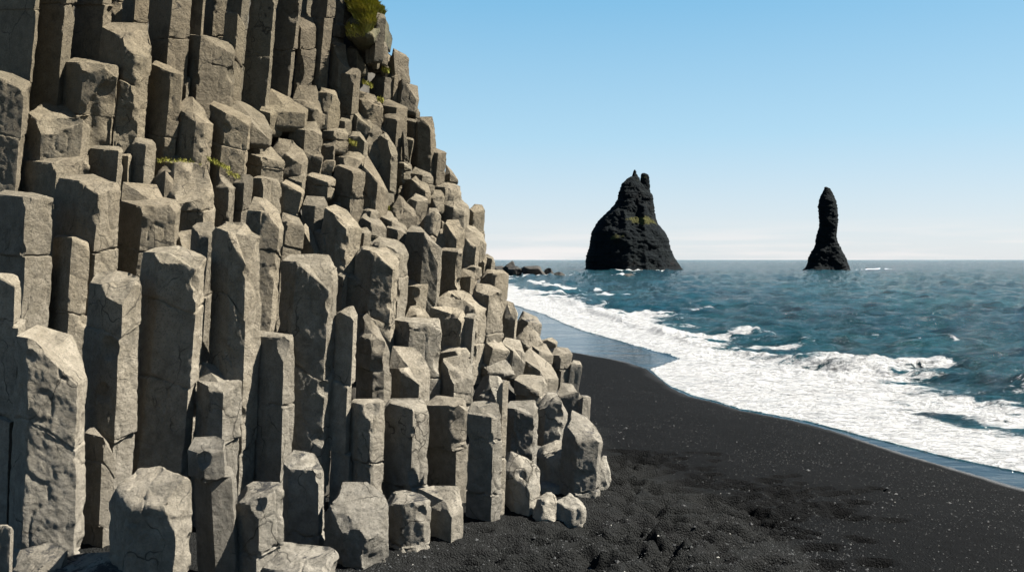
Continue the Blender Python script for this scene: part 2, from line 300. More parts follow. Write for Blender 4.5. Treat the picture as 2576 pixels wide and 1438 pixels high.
SPEC = """C|H|-60,1090 78,1078 100,1110|-50,1070 60,1068|1560|r=.5|small yellowish stump cut by the photo's lower corner, beside the flat slabs
B|H|95,1420 260,1470 400,1400 525,1262|150,1262 380,1203 455,1212|1500|f=1|flat pale slab on the sand under the tallest scooped front column
B|H|260,1460 420,1520 800,1520 1000,1420|440,1330 620,1290 930,1275|1560|f=1|flat pale slab peppered with black sand at the foot of the wide round topped stump
C|H|855,760 1005,895 1350,930 1482,720|1020,632 1280,612 1425,652|1560|h=.5|wide pale stump with a broad round top, biggest stump of the front line
C|I|15,490 140,545 285,500 305,420|60,395 240,385|1440|s=70,600,70 l=-.04|slim pale column with a dark bitten upper corner, beside the widest front stump
C|I|360,900 565,905 745,765|400,800 520,738 715,742|1440|s=490,960,90 l=.02|leaning block with sand on its flat top and one broad bright side
C|I|755,600 800,645 1020,655 1062,650|830,490 1000,520|1357|l=0|stout column with a smooth oval cap, beside the leaning sandy topped block
B|I|585,1400 940,1470 1120,1430 1182,1275|720,1198 1110,1240|1500|f=1|low flat slab half covered with black sand, lying in front of the oval capped column
C|I|1075,880 1225,1090 1430,1105 1562,930|1200,738 1400,740 1535,840|1406|s=1380,960,95 s=1250,1010,70|squat angular stump with a shell shaped hollow under its flat top
C|K|-62,900 95,922 250,885 303,880|-20,822 120,800 240,832|1375|s=110,960,50|low knobbly stump with a worn sandy top, beside the shell hollowed stump
C|K|283,935 470,968 553,880|212,795 330,768 522,772|1362|s=380,860,60|low dark fronted stump with a grey sandy top, beside the low knobbly one
C|K|598,215 780,245 852,240|620,122 720,112 840,135|1315|s=800,200,60 s=760,470,50|tall nearly black column with a chipped pale lip that reaches down to the open sand
C|K|858,640 1080,750 1157,640|890,492 1060,540 1145,592|1302|r=-.1 h=.9 m=1|rounded bright topped column with a black front, behind the little broken rocks
C|K|1100,522 1395,548 1450,478|1140,452 1270,400 1402,430|1230|h=.8 m=1|square shouldered column with a white rounded cap above the little broken rocks
C|K|1345,275 1450,430 1610,405 1640,392|1390,180 1510,240 1600,322|1262|l=.08|outermost tall column at the foot of the cliff where the black sand opens out
C|F|-140,40 110,195 162,128|-60,90 100,100|1340|r=.4|column with a pale pointed rim, cut by the photo's edge beside the scooped front column
C|F|130,582 240,602 592,950 672,900|285,492 440,540 560,572 640,760|1373|r=.35 s=520,760,120|tallest front column, its top broken into one long slanting scoop
C|H|645,358 800,400 885,570|722,312 850,450|1290|j|short ragged black column with a bright torn edge, squeezed behind the wide pale stump
C|F|692,168 820,192 945,262 1096,135|740,100 860,70 1000,92|1222|s=940,300,60|tall column with a crumbling cream corner, left of the giant dark faced one
C|C|1112,795 1240,802 1530,938 1592,835|1200,762 1380,745 1560,810|1168|r=-.1 l=.09|giant column with a wide black pitted face and a thin bright edge
C|G|92,925 180,982 288,1020 432,930|120,775 250,812 370,902|1225|s=200,900,110|shorter column with a cream hollowed top, tucked against the giant dark faced column
C|D|212,600 342,648 462,885 578,680|240,560 460,570 520,640|1210|s=430,760,110 d=.15|long slender column, black on one side, with a sweeping pale chamfer cut from its head
B|C|1370,655 1430,745 1522,660|1402,625 1482,620|700|r=.2|small wedge shaped block in the nook above the giant dark faced column
C|C|1488,600 1540,665 1612,672 1680,650|1522,570 1642,560|960|d=.3|narrow dark column with a little cup shaped top, behind the giant column
C|G|530,582 755,600 836,575|542,536 802,566|1210|s=740,720,100|column with a sharp triangular pale scoop bitten out of its square head
C|D|745,862 862,872 1100,1080 1175,935|800,815 1000,810 1112,818|1170|s=920,920,65 l=.07|big central column with a pale leaf shaped top and a bright flank
C|G|1168,385 1290,450 1320,400|1225,350 1300,350|1210|j|thin column split by several joints, first past the bright flank of the big central column
C|G|1318,560 1440,600 1520,590 1575,650|1325,440 1380,400 1500,500|1008|s=1470,880,55 s=1490,690,70 h=.9|knotty eroded block with square dark sockets, perched on the hollow throated column
C|I|1268,125 1345,140 1440,150 1530,118|1300,100 1500,95|1232|s=1450,235,95|column with a smooth bowl hollowed in its throat, under the knotty eroded block
C|K|-55,120 170,185 287,150|-20,95 250,90|1232|r=-.1|dark leathery column with a straight pale edge, left neighbour of the broad black faced column
C|K|275,150 492,155 592,128|300,110 350,72 565,92|1222|r=-.2 s=520,180,50|column with a broad smooth black face and a ragged white seam down one corner
B|J|-15,690 80,685 220,795 302,690|10,520 190,530 262,600|1021|s=170,680,85|rounded pale block with a moon shaped crater facing out, sitting above the leathery column
C|J|884,992 960,1000 1100,1052 1136,958|920,938 1120,930|1138|s=1040,1010,60|short thick column with a notched brow like rim and a pitted dark front
C|J|828,860 868,800 905,790|850,800 895,778|1312|d=.1 c=0|very thin bright blade of a column rising above the black chipped lip column
B|J|1126,955 1200,935 1322,905 1366,1000|1200,862 1290,868|1100|h=.8|many sided brown block with a smooth evenly lit front, above the square shouldered column
B|J|1288,890 1310,912 1452,872 1466,905|1320,795 1402,800|1030||wedge block with a pale sloping lid overhanging the outermost columns
B|J|1455,930 1490,912 1542,910|1470,890 1520,893|1055||small upright shard against the black sand, below the long leaning slab
B|J|1388,665 1402,650 1482,655|1410,625 1462,630|992||smooth upright slab standing alone on the outer edge beside the sand
B|J|1243,585 1320,588 1402,560|1270,520 1372,530|962||crumpled brown block whose tip juts over the dark beach
B|J|1003,620 1160,715 1200,770 1302,750|1062,535 1180,610 1240,650|985|c=0|long pale slab leaning diagonally over a black triangular hollow
B|J|958,765 1070,850 1140,835 1203,780|990,712 1160,730|1008|s=1120,800,50|pale topped cube with a creased brow, below the leaning slab
B|J|632,885 820,880 905,830|660,730 860,740|1014|h=.8|broad smooth block with a black underside, left of the thin bright blade
B|J|675,620 750,700 870,720 962,690|690,508 830,540 950,600|920|s=830,610,70|round shouldered block carrying a smooth dome shaped bulge
B|J|862,500 950,552 1035,640 1040,560|880,455 1000,470|938||angular slab below the sunlit hump, wedged between dome block and leaning slab
B|J|388,562 520,552 607,542|410,503 580,503|898|r=.2|flat lidded block capping the block with the curved pale gouge
B|J|395,615 490,772 632,762|402,602 600,570 622,660|1000|s=560,690,80|block with a deep curved pale gouge over a black recess
C|J|20,312 160,335 396,350|45,288 380,300|930|r=-.15 s=240,370,50|wide block like column with a thin flat cream lid and a rough dark front
C|J|392,310 548,300 578,240|300,215 420,207 542,224|872|s=500,270,40|smooth light column with a straight bright corner, behind the wide one with the cream lid
B|J|108,285 200,275 302,300|150,200 220,196 272,240|830|c=0|small pale hump with a sloping crest, on the ledge behind the wide cream lidded column
C|J|563,290 640,305 658,268|580,264 645,262|905||thin straight grey column with a flat tip, beside the smooth light one
C|E|785,1110 920,1218 1088,1210 1180,1220|852,1085 1000,1092 1102,1130|824|h=.7|big block with a long sunlit sloping back and a black end, mid slope
B|J|690,470 800,522 932,532|720,372 810,402 872,480|905|c=0|bright tilted slab like a fallen shingle, below the sunlit sloping block
C|E|1065,1090 1192,1135 1312,1110|1092,1036 1200,1046 1290,1090|862|s=1260,1090,50|column with a lens shaped pale top jutting towards the surf
C|J|872,300 960,325 982,250|890,162 952,182|850||tapering column with a split head, outlined against the wet sand
B|J|982,300 1090,345 1168,335|1002,242 1132,282|835||dark sided block on the outer edge, outlined against the blue wet sand
B|J|965,440 1080,492 1178,450|1002,372 1060,350 1142,400|880|h=.9|rounded sunlit hump of rock at the outer edge of the cliff, above the dark beach
B|J|1088,512 1150,562 1252,590|1112,470 1202,492|925||knuckle shaped block below the rounded sunlit hump
C|E|1130,965 1245,955 1342,965|1170,930 1302,935|790||dark sided block with a thin sunlit lid, level with the first white surf
B|E|1093,865 1155,872 1172,830|1120,805 1160,808|674||small block with a bright corner just below the horizon, on the cliff's outer line
B|E|1158,835 1215,850 1238,880|1170,808 1225,835|700||small brown block touching the horizon at the cliff's outer line
B|E|966,990 1050,985 1082,960|990,925 1062,940|740||small light cube with a dark square socket, right of the panelled dark column
C|E|814,782 960,800 982,776|840,762 965,768|728|r=-.3|dark panelled column with a square flat top and a thin bright edge
C|E|552,640 690,645 795,880 830,768|590,588 662,602 780,722|755|r=-.15 c=0|black faced column with a tall crest and a sweeping pale blade along its shoulder
C|E|920,745 985,670 1088,740 1116,700|1000,645 1080,640|668|r=-.2|dark block with a jagged black crown, outlined close to the sea horizon
B|E|765,660 800,652 918,745 942,692|820,615 882,620|622||dark polished looking wedge between the pale blade column and the jagged crowned block
B|E|848,562 890,625 940,692 1000,645|862,548 960,550|660||flat light plate tipped forward above the dark polished wedge
B|E|998,640 1112,690 1172,730|985,580 1080,600 1152,660|650||curved shoulder of rock on the skyline below the big overhanging block
C|E|1035,455 1075,492 1155,470|1050,422 1142,432|584||slab sided block outlined on the sky, outermost above the horizon
C|E|802,395 920,440 1000,468 1046,432|848,352 960,355 1038,410|565|h=.8|large block with a broad sunlit sloping roof and a black side, hanging under the skyline
B|E|722,365 790,402 846,362|760,306 822,315|524||small block with a smooth oval dish on top, beside the sloping roofed block
B|E|745,290 860,305 925,330 986,325|780,226 920,258 975,285|505|r=.1|wide stepped block on the skyline with an inky black flank
B|E|853,200 890,185 947,245|865,120 908,170|462||leaning brown block on the skyline directly under the twin pillar
C|N|845,620 920,500 1050,520 1108,600|930,468 1082,466|440|l=0 d=.2|upper pillar of the skyline tower, a black face with a thin curved sunlit rim
C|N|1040,850 1140,870 1226,868|1080,800 1215,850|452||lower pillar of the skyline tower, dark left half and olive right half
B|E|588,190 680,212 762,200|610,132 742,182|475||squared block with a pale edge right under the black skyline tower
B|E|545,240 590,225 700,310 742,315|600,203 700,235|502|s=640,270,60|block with a round black mouth shaped hollow, below the skyline tower
B|E|476,135 540,142 593,122|500,92 580,110|442||small upright block between the long black groove and the skyline tower
B|E|568,385 640,402 722,385|582,337 702,370|562|r=.1|dark fronted block with a crooked light brow, behind the dark finger of rock
B|E|465,355 520,352 570,378|490,312 550,320|425||little knob with a dark hole, under the long black groove
C|E|428,450 500,505 632,470|480,356 530,382 620,450|578|h=.8|pointed pale block like a tent between the mossy ledge and the finger of rock
C|E|640,600 700,520 765,478 816,490|730,455 792,458|590|r=.1|rounded upright finger of rock with a dark back
C|B|1485,1040 1590,1100 1632,1160|1510,992 1560,1040|478|l=.05 r=-.2|long column with a black grooved side and thin pale edge, below the skyline blocks
C|E|213,120 330,250 410,330|250,50 345,200 402,305|520|r=.6 d=-.1|tall light brown buttress with a smooth sloping shoulder, above the small mossy ledge
C|D|1150,120 1295,175 1388,182|1165,112 1340,150|505||heavy block like column with a flat pale rim, next to the light brown buttress
B|D|1348,470 1430,500 1482,492|1370,412 1442,432|545|c=0|small smooth pillow shaped block left of the mossy ledge
B|D|1483,505 1590,555 1702,625|1512,466 1602,492 1692,560|580|r=.3|flat slabby block with two vertical cracks below the mossy ledge
B|D|1350,520 1430,580 1547,612|1382,490 1502,540|605|r=.4|plain light block with a slanting top edge, left of the rounded twin blocks
C|D|1552,605 1640,628 1706,640|1582,580 1692,600|632|r=.3|plain rounded block directly behind the hood of the dark hooded column
B|D|1328,645 1380,650 1430,642|1350,612 1402,605|660|r=.3|small blank block behind the shadow of the large leaning column
C|E|172,765 300,792 445,920 493,862|190,748 400,755 470,810|840|r=-.05|large column with a dark pitted front and cream chamfer, standing free mid slope
C|E|250,745 330,705 500,810 567,800|340,677 480,702 547,742|800|r=.1|hooded column with a round dark crown, right behind the large cream chamfered column
C|E|552,1060 640,1062 742,1038|570,1010 712,1020|775|r=.3 s=600,1150,45|light block with a dark scooped lower corner, under the pale blade column
C|D|1178,975 1215,992 1247,962|1190,955 1235,955|772||thin jointed sliver of rock beside the framed square block
C|D|1238,985 1380,1032 1402,1006|1262,957 1382,990|780||square block with a thin bright frame like edge
B|D|983,650 1090,655 1172,662|1010,616 1152,640|660|s=1080,720,40|block with a dark slot, just behind the head of the big central column
B|D|902,610 990,795 1028,780|922,575 980,650|662|c=0 r=.1|bright splinter shaped blade of rock behind the big central column
C|D|1068,455 1170,520 1240,592 1352,612|1150,430 1242,470 1322,560|690|d=-.1|column with a craggy dark middle and a broad pale shoulder, throwing a triangular shadow
C|D|908,432 1000,442 1095,432|930,362 1072,370|600|r=.3|smooth column under the thin pale overhanging slab, half in the triangular shadow
B|D|1048,378 1180,440 1318,432|1080,343 1252,360 1302,400|455|r=.1 c=0|thin pale overhanging slab with rounded ends
C|D|478,475 580,482 720,515 755,565|522,368 622,385 722,482|920|r=.15 d=.1|tall column with a sprawling pale saddle top, striped by a slanting black shadow
C|D|735,565 780,560 912,602|742,490 880,532|700|r=.35 d=.05|broad light column fused to the pale saddle top column, with a thin dark notch
B|D|512,218 600,232 730,262|562,196 702,230|530|r=.3 s=650,290,60|crumbly block with an irregular scabby face, above the pale saddle top
B|D|738,272 900,332 918,312|760,246 882,286|555|r=.3|crumbly block split from its scabby neighbour by a deep vertical crack
C|D|372,262 450,262 515,218|392,236 440,196 502,200|552||narrow two tone block between the dome shaped boulder column and the scabby block
C|C|1292,310 1390,330 1560,325 1652,300|1330,108 1500,114 1622,150|585|r=.2 s=1540,440,80 h=.7|dome topped column with a large overhanging brow, beside the grassy ledge
C|D|213,292 330,292 376,285|182,150 300,214 360,272|557|r=.3|smooth lower shoulder of the dome, a pale column touching the narrow two tone block
B|B|463,1190 600,1210 766,1242|482,1117 662,1142 752,1222|450|r=-.05|dark cracked block shaped like a tilted brick, below the big grey boulder like slab
B|B|648,1150 770,1172 900,1212 946,1192|690,1076 850,1096 922,1142|438|h=.8 r=.1|rounded oblong block like a loaf, with a bright top and shadowed base
B|B|758,1372 900,1402 930,1345|770,1338 922,1330|490|r=.1|small dished block directly beneath the loaf shaped one
B|B|930,1200 1055,1208 1062,1200|945,1180 1042,1185|436|r=.4|plain square block like masonry, right of the loaf shaped one
B|B|1058,1245 1145,1250 1152,1240|1070,1232 1140,1232|444|r=.3|small plain cube at the corner of the masonry like blocks
B|B|1058,1120 1140,1132 1150,1110|1070,1088 1130,1090|402|r=.2|small smooth cube stacked over the plain corner cube
B|B|925,1352 1100,1402 1152,1385|940,1330 1132,1370|486|r=.3 s=1090,1360,40|wide masonry like block with a lens shaped black slit on top
B|B|350,830 490,935 640,1085 662,1010|370,752 500,812 612,892|362|r=.1 c=0|big grey slab with a long bright slanting roof, above the tilted brick
B|B|478,1120 580,1150 648,1130|500,1076 622,1092|395|r=.2|low dark filler block pinched under the bright slanting roof slab
C|B|188,805 310,875 482,935 498,912|212,780 352,832 472,892|438||dark cracked column with a thin sunlit roof edge, beside the big grey slab
C|A|1358,830 1515,930 1578,945 1642,935|1440,752 1612,744|414|r=.05 s=1530,850,70|column with a folded pale crest throwing a huge black shadow onto the grassy ledge
C|B|25,268 120,275 368,345 384,348|60,258 300,305|268|r=.45|broad rectangular column with a flat slanting top and a densely pitted light face
C|B|-75,620 0,660 30,600|-60,592 20,592|262|d=.05|small broken tip peeking out beside the broad pitted rectangular column
C|B|355,-260 460,-260 512,-260|365,-290 500,-290|254|r=.3 d=.05 l=.1|unbroken column with a bright rounded corner, behind the broad pitted rectangular one
C|B|307,95 400,105 452,200|315,80 420,85|256|r=.3|shorter plain column fused to the bright cornered one
C|B|525,-260 700,-260 722,-260|540,-290 700,-290|270|r=.35 s=620,400,70 l=.1 j=3|tall straight column crossed by a scooped joint halfway, third from the grassy top
C|B|745,-260 890,-260 915,-260|750,-290 905,-290|228|r=.35 s=800,160,80 s=800,560,60 l=.1 j=3|tall column of three bulging drums, second from the grassy top
C|B|868,165 895,225 1003,205|892,100 982,142|222|r=.35 s=930,290,40|column with a soft rounded head and a beak like nick, wedged between taller ones
C|B|1010,-260 1120,-260 1180,-260|1020,-290 1165,-290|228|l=.1 r=-.05 j=2|tall column with a knife straight bright edge, nearest to the grassy top
C|B|880,-260 960,-260 1020,-260|900,-290 1000,-290|60|d=.5|dark recessed column above the soft rounded head
C|B|1125,335 1185,345 1266,500|1152,318 1242,346 1262,400|248|r=-.1 l=.04|dark faced column with a stepped pale profile, below the grassy top
C|B|1210,560 1300,585 1347,552|1240,520 1332,530|296|r=.4 l=.08|hanging tooth shaped column that tapers to a point
B|B|1143,185 1190,200 1232,208|1160,162 1212,182|112|r=.3|light cube right under the dark hollow near the grassy top
B|B|1163,-40 1225,60 1292,130|1200,-80 1262,40|72|r=.1|upper blocky crag at the very edge of the grass
B|M|425,170 470,200 560,190|450,140 550,165|140|r=-.1 d=-1.0|dark hanging crag outlined on the sky at the rim of the grass
B|B|1248,372 1320,380 1392,545|1272,350 1342,382|180|r=-.1|dark hollowed block with a bright slanting rib below the grass
B|M|560,700 650,560 808,640|645,533 790,610|200|r=.3 d=-.2 l=-.05|leaning square block standing clear on the skyline, highest on its own
B|M|690,900 760,880 905,1110 932,1100|700,862 830,905 920,940|282|s=850,1000,55 d=-.1|double block with a wavy pale seam on the skyline, below the leaning square one
B|M|795,1200 890,1215 932,1222|800,1195 925,1210|325|r=.2 j|small stacked skyline blocks with a dark slot, left of the black tower
B|N|785,500 880,525 900,515|790,480 890,500|372|r=.1|grey slotted block below the small stacked skyline blocks
B|N|782,715 862,722 868,715|790,700 860,705|440||narrow dark block next to the foot of the black tower
C|M|235,1080 360,1130 535,1190|262,1000 440,1050 520,1150|318|r=-.05|column with a rounded sunny roof over a black side, beneath the mossy rubble
B|M|535,1160 680,1200 796,1195|530,1105 600,1090 790,1180|352|r=.15 c=0|wide block with a lens shaped pale lid, under the thin upright sliver
C|N|540,470 690,500 790,430|545,440 780,400|405|r=.3 j=2|cracked column supporting the lens shaped pale lid
C|M|628,850 660,860 695,830|640,800 690,800|264|c=0|thin upright sliver of rock on the lens shaped lid
B|M|400,860 560,850 640,880|420,800 620,800|262|d=.2|shadowy block with a round black hole, left of the thin upright sliver
B|M|195,1240 250,1290 390,1400 405,1345|212,1212 360,1300|335|r=.05 c=0|block with a thin bright diagonal roof and a black end, left of the cracked column
B|B|1188,930 1230,935 1277,940|1200,910 1270,925|345|r=.3|small plain block in the shade of the hanging tooth
C|B|1008,715 1080,715 1112,722 1192,752|1030,672 1152,700|320|r=.25|column with fluted light sides and a flat top, right of the armchair shaped hollow
B|B|830,765 880,800 995,848 1066,840|865,662 1012,668|312|s=960,770,95 r=.1|block hollowed like an armchair seat
B|B|595,810 712,860 920,872 936,842|650,686 782,742 882,800|318|r=.05 c=0|roof shaped block with a black gable end, left of the armchair shaped one
B|B|570,850 650,860 742,872|592,812 722,850|326|r=.3|low smooth block under the black gable end
B|B|803,985 920,1010 1052,1025|850,942 1000,926 1032,962|390|r=.05|square block with a ragged flat lid over a black hollow
B|B|1048,1010 1145,1020 1252,1025|1080,982 1232,992|374|r=.1|squat block with one black side and one light side, right of the ragged lidded one
B|B|1255,1050 1380,1060 1406,1095|1280,1012 1380,1020|396|r=.3|weathered block with a speck of moss on it, below the tooth shaped column
B|B|1148,1195 1260,1245 1385,1262|1170,1142 1332,1150 1382,1222|430|r=.05|broken ledge block with a black recess, above the heavy pale rimmed column
B|B|1398,1090 1450,1160 1512,1165|1420,1020 1502,1010|424|r=.1 s=1440,1200,50|block with a dark scooped corner, left of the long black groove
B|N|345,640 420,640 520,620|400,545 475,570|392|r=0|black faced block with a ragged sunlit brow, below the diagonal roofed one
B|N|480,600 560,640 640,700|500,560 620,620|385|r=.3|light rib shaped block right of the ragged sunlit brow
B|N|735,720 760,640 785,720|745,620 775,625|440|c=0|thin vertical splinter standing in the dark cleft by the tower
B|N|680,960 765,985 848,1000|690,930 840,985|448|r=.1|block with a clean light front at the bottom of the dark cleft
C|A|-300,-300 290,-300 318,-300|-250,-330 300,-330|215|r=-.35 l=.1|massive column wholly in shade in the top corner of the photo
C|A|300,-300 545,-300 622,-300|320,-330 600,-330|268|r=.4 l=.1 j=2|tall light column with a long vertical crack, next to the massive shaded one
C|A|-90,560 182,690 226,632|-70,530 100,572 202,616|452|r=.6 j|wide greenish smooth column, cut by the photo's edge above the square topped one
C|A|612,-300 820,-300 880,-300|630,-330 870,-330|160|r=.25 l=.1|light column stained by a black smear, behind the chipped corner column
C|A|875,-300 930,-300 975,-300|880,-330 965,-330|70|r=.35 l=.1|slim plain column at the photo's top, left of the black gap
C|A|960,-300 1080,-300 1190,-300|970,-330 1180,-330|75|d=.6 l=.1|recessed column lost in the black gap at the photo's top
C|A|1185,-300 1350,-300 1500,-300|1200,-330 1490,-330|240|r=.05 l=.09|tall column split evenly into a grey pitted half and a smooth beige half
C|A|1495,-300 1590,-300 1605,-300|1500,-330 1600,-330|228|r=.3 d=.1 l=.08|slim beige column tight against the evenly split one
C|B|120,-260 250,-260 360,-260|130,-290 350,-290|110|r=-.2 d=.5 l=.1|recessed black column above the broad rectangular one
C|A|790,210 970,300 1078,380 1180,262|850,174 1122,182|350|s=1060,290,95|column with a chipped triangular corner and a beige flank, mid height near the photo's top
C|A|500,480 650,482 900,515 912,510|562,450 702,456 882,496|372|r=-.1|stout column with a black side, casting a wide shadow on the cracked column
C|A|903,515 945,532 1062,545|930,500 1042,516|330|r=.25|smooth pale column attached to the rippled grey one
C|A|1150,485 1320,560 1400,575 1412,565|1190,460 1302,502|350|r=-.1|dark scaly column with a stepped top, left of the small broken tip
B|A|183,850 330,950 640,905 697,985|240,800 552,822 652,862|408|s=450,980,70 r=.3|massive cube like block with a ragged black wedge across its pale front
C|A|173,1240 440,1262 692,1215|200,1215 680,1195|490|r=.1|block in two tones right beneath the massive cube like one
C|A|698,1145 912,1165 952,1152|712,1122 932,1132|460|r=.25|plain square block next to the two tone one, under a lens shaped gap
B|A|880,1080 950,1105 1025,1085|900,985 982,990|392|r=.3|pitted pale knob at the foot of the smooth attached column
B|A|945,1202 990,1205 1012,1192|950,1190 1005,1188|458|r=.3|narrow filler block beneath the pitted pale knob
C|A|1023,1095 1130,1115 1207,1112|1050,1056 1182,1082|462|r=.35|rounded corner block with a dark stain, left of the grassy ledge
C|A|1208,1245 1400,1265 1562,1262|1222,1182 1502,1192|440|r=.2 c=0|low flat ledge with grass growing on it, inside the huge black shadow
C|A|1148,1400 1282,1312 1395,1425|1222,1262 1300,1280|500|r=-.3|spiky black rock between the grassy ledge and the dome topped column
C|C|-80,345 205,372 408,378|0,315 292,345|880|r=.1 s=215,430,75 j=2|square topped column with a crack across its middle, half black and half beige
C|C|440,222 615,245 755,345 932,270|560,202 722,195 862,250|790|r=0|twin headed column with two black noses and a long beige flank
C|C|935,400 1110,452 1362,425 1392,402|945,256 1212,276 1262,372|690|r=.15 s=1080,370,60|column with a cracked pale wrinkled top and a sunlit square front
B|C|-60,200 20,205 80,202|-40,190 75,190|350|r=.3|small plain cubes stuck below the greenish column at the photo's edge
C|F|420,-180 560,-180 690,-120|440,-200 660,-180|960|r=-.1 d=.35|recessed column drowned in black shadow beneath the twin headed one
B|M|490,480 540,500 580,520|500,440 560,470|150|r=.2 d=-.5|small square edged block on the skyline under the dark hanging crag
B|M|440,520 480,540 500,530|445,470 490,480|158|r=.2 d=-.5|narrow upright block left of the small square edged skyline block
B|M|345,440 370,430 400,470|350,380 390,385|145|r=.2 d=-.5|short pale upright block between grass tufts below the summit
B|M|395,440 440,460 462,470|390,390 450,420|150|r=.1 d=-.45|brown block with a crust of grass, below the dark hanging crag
B|M|520,590 555,610 585,600|515,560 580,560|175|r=.3 d=-.3|thin flat block at the skyline just above the highest leaning square block"""
BOULD = """K|1105,840,1310,1050|1335|round white boulder on the sand, first of the two cracked ones at the cliff foot
K|1240,835,1500,1100|1340|white split boulder with a rounded back, outermost of the cracked ones at the cliff foot
K|990,930,1120,1040|1310|small dark edged stone wedged under the rounded bright topped column
K|1150,750,1385,850|1240|low smooth hump beneath the square shouldered column
K|1560,560,1702,790|1240|small white rock with a black hole, behind the outermost tall column
B|1365,390,1590,545|180|smooth whitish boulder lying on the mossy ledge near the skyline
B|735,875,822,1000|322|small dark pebble like lump under the roof shaped block
J|1172,448,1282,530|915|little round brown boulder at the edge of the wet sand
E|975,880,1130,1010|700|crumbled pile of small stones beside the dark sided lidded block
D|1150,850,1240,960|700|rubble lump filling the gap beside the thin jointed sliver
E|810,555,845,612|570|tiny upright stone right of the rounded finger of rock
M|330,400,385,560|120|light upright stone poking from the grass below the summit
M|210,380,320,500|115|slanted light rib of stone in the grass below the summit"""
for i, ln in enumerate(SPEC.strip().splitlines()):
    kd, a, b, yb, o, lab = parse(ln)
    column(kd, a, b, yb, o, lab, i+11)

# ------------------------------------------------------------ boulders
def sphere(nu, nv):
    th = np.linspace(0, math.pi, nv); ph = np.arange(nu)/nu*2*math.pi
    V = np.stack([np.sin(th)[:, None]*np.cos(ph), np.sin(th)[:, None]*np.sin(ph), np.cos(th)[:, None]+0*ph], -1).reshape(-1, 3)
    ia = np.arange(nv-1)[:, None]*nu; ja = np.arange(nu)[None]; jb = (ja+1) % nu
    return V, np.stack([ia+ja, ia+nu+ja, ia+nu+jb, ia+jb], -1).reshape(-1, 4)
def boulder(name, c, hx, hy, hz, label, mat, seed, cat='boulder', group=None, n=64, cuts=9, rough=1.0, power=.8):
    rg = random.Random(seed); V, Q = sphere(n, n//2)
    V = np.sign(V)*np.abs(V)**power; V /= np.abs(V).max(0)
    for _ in range(cuts):
        a = rg.uniform(0, 6.28); e = rg.uniform(-.5, 1.2); d = np.array([math.cos(a)*math.cos(e), math.sin(a)*math.cos(e), math.sin(e)]); h = rg.uniform(.62, .88) if cuts < 13 else rg.uniform(.48, .82)
        t = V@d-h; m = t > 0; V[m] -= t[m][:, None]*d
    V *= 1/np.abs(V).max(0)
    P = V*np.array([hx, hy, hz]); s = min(hx, hz)
    nn = V/np.linalg.norm(V, axis=1)[:, None]
    P = P+nn*(s*rough*(.10*fbm(V*1.7+seed, 3)+.03*fbm(V*7+seed, 2)))[:, None]
    return link(name, P+np.array(c), [Q], [mat], label, cat, group=group, origin=tuple(float(q) for q in (c[0], c[1], c[2]-hz)))
for i, ln in enumerate(BOULD.strip().splitlines()):
    f, bb, yb, lab = ln.split('|'); ox, oy, k = FR[f]
    x0, y0, x1, y1 = [float(v) for v in bb.split(',')]
    x0, x1 = x0/k+ox, x1/k+ox; y0, y1 = y0/k+oy, y1/k+oy
    d = F((x0+x1)/2*TS, float(yb)); hx = (x1-x0)/2/FPX*d; hz = (y1-y0)/2/FPX*d; d += hx*.4
    c = W((x0+x1)/2, (y0+y1)/2, d)
    boulder('boulder', c, hx*1.1, hx, hz*1.12, lab, PALE if 'white' in lab else BAS, 900+i, group='loose boulders on the cliff', power=.62)

# ------------------------------------------------------------ rock mass behind the columns
EDGE = [(-700, 940), (0, 930), (100, 940), (150, 985), (220, 1010), (290, 1020), (350, 1060), (440, 1085), (480, 1120), (520, 1170), (620, 1180), (680, 1215), (760, 1235), (810, 1300), (880, 1370), (960, 1400), (1040, 1410), (1100, 1430), (1200, 1420), (1300, 1280), (1400, 1180)]
ey = np.array([e[0] for e in EDGE]); ex = np.array([e[1] for e in EDGE])
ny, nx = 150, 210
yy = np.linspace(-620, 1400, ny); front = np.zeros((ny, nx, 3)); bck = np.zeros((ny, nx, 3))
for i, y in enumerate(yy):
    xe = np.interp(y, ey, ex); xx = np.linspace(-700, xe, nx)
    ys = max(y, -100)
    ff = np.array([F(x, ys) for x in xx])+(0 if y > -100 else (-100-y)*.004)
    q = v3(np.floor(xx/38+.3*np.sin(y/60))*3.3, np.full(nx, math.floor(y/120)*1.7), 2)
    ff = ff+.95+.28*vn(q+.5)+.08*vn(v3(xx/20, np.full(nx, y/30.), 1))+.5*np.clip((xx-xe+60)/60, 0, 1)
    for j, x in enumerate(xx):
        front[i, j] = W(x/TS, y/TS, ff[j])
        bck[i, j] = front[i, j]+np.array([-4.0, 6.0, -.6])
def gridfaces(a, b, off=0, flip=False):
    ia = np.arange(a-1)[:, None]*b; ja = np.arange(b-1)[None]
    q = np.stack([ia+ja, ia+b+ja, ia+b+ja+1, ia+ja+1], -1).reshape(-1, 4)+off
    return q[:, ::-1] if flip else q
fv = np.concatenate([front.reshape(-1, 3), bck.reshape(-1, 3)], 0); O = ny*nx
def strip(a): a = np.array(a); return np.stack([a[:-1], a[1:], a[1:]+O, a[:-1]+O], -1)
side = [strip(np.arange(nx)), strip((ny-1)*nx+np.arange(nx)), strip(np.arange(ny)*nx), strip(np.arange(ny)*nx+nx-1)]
link('cliff', fv, [gridfaces(ny, nx), gridfaces(ny, nx, O, True)]+side, [CLIFFM], kind='structure')

